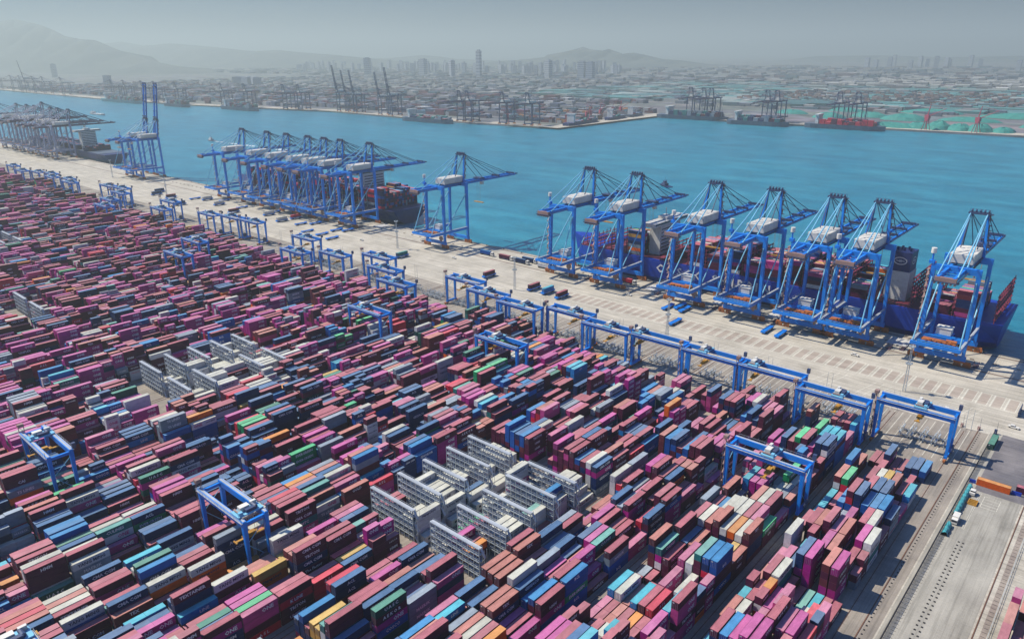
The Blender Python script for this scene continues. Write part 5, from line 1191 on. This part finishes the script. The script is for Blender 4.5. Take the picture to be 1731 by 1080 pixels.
inland(900, -5200, -1500, 1450, 1800, 5, 17, 12, 40, [(.12, .16, .26), (.25, .28, .36), (.2, .08, .12), (.4, .42, .45), (.1, .2, .3)])
inland(2600, -5500, 800, 2400, 4800, 4, 13, 16, 62, GR)
inland(2200, -9000, 2500, 4000, 9000, 6, 20, 30, 110, GR)
inland(1500, -1300, 900, 2750, 3500, 8, 18, 10, 20, [(.34, .22, .2), (.36, .3, .28), (.16, .17, .2)])
inland(420, -1500, 300, 3900, 5400, 10, 22, 30, 80, [(.72, .71, .64), (.6, .6, .55), (.3, .3, .3)])
inland(300, -2400, -300, 2500, 4200, 6, 10, 80, 220, [(.11, .28, .27), (.3, .36, .34), (.09, .2, .21)])
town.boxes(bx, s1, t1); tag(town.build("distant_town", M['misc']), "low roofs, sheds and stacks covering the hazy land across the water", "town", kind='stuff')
hr = MB(); hr.box(-.5, .5, -.5, .5, 0, 1, (.42, .45, .5)); hr.box(-.3, .3, -.3, .3, 1, 1.04, (.3, .33, .38))
for z in np.arange(.08, .95, .12): hr.box(-.506, .506, -.506, .506, z, z+.035, (.16, .2, .26))
hr0 = hr.build("apartment_tower", M['misc']); fh = True
TW = []
for i in range(170):
    f = rng.random(); y = rng.uniform(4900, 6600); x = y*(-1.52 + f*.86); TW.append((x, y, rng.uniform(22, 38), rng.uniform(55, 100)))
for i in range(3): TW.append((-4420+i*95, 2480, 70, 48))
for i in range(12): TW.append((rng.uniform(-2600, -1500), rng.uniform(8000, 9500), 40, rng.uniform(70, 130)))
for i in range(9): TW.append((rng.uniform(-1300, -200), rng.uniform(7500, 9000), 35, rng.uniform(60, 130)))
TW += [(-4060, 4230, 36, 190), (-3570, 4450, 48, 120), (-3180, 4330, 50, 115), (-3110, 4330, 50, 112), (-4900, 4430, 60, 130), (-5350, 4200, 50, 140), (-4420, 4300, 50, 120), (-5050, 1950, 40, 60), (-7600, 2500, 60, 110)]
TW.sort(key=lambda p: math.atan2(p[0], p[1]))
for i, (x, y, w_, h_) in enumerate(TW):
    o = hr0 if fh else hr0.copy()
    if not fh: COL.objects.link(o)
    fh = False; o.location = (x, y, 0); o.scale = (w_, w_*.7, h_); o.rotation_euler = (0, 0, rng.uniform(-.4, .4))
    if w_ == 36: tag(o, "tallest hazy tower block of the skyline beyond the port", "tower block", "tower blocks of the hazy skyline")
    else: tag(o, "pale hazy tower block in the distant skyline", "tower block", "tower blocks of the hazy skyline")

# ------------------------------------------------------------------ haze: one closed box of air round everything
hz = MB(); hz.box(-39000, 11500, -2500, 41000, -11, 760)
mz = bpy.data.materials.new("haze_air"); mz.use_nodes = True; t = mz.node_tree
for nd in list(t.nodes):
    if nd.type == 'BSDF_PRINCIPLED': t.nodes.remove(nd)
out = [nd for nd in t.nodes if nd.type == 'OUTPUT_MATERIAL'][0]
pv = N(t, "ShaderNodeVolumePrincipled"); pv.inputs["Color"].default_value = (0.85, 1.0, 0.94, 1); pv.inputs["Density"].default_value = 1.35e-4; pv.inputs["Anisotropy"].default_value = 0.2
t.links.new(pv.outputs[0], out.inputs["Volume"])
tag(hz.build("haze", mz), "pale blue haze over the harbour", "haze", kind='stuff')
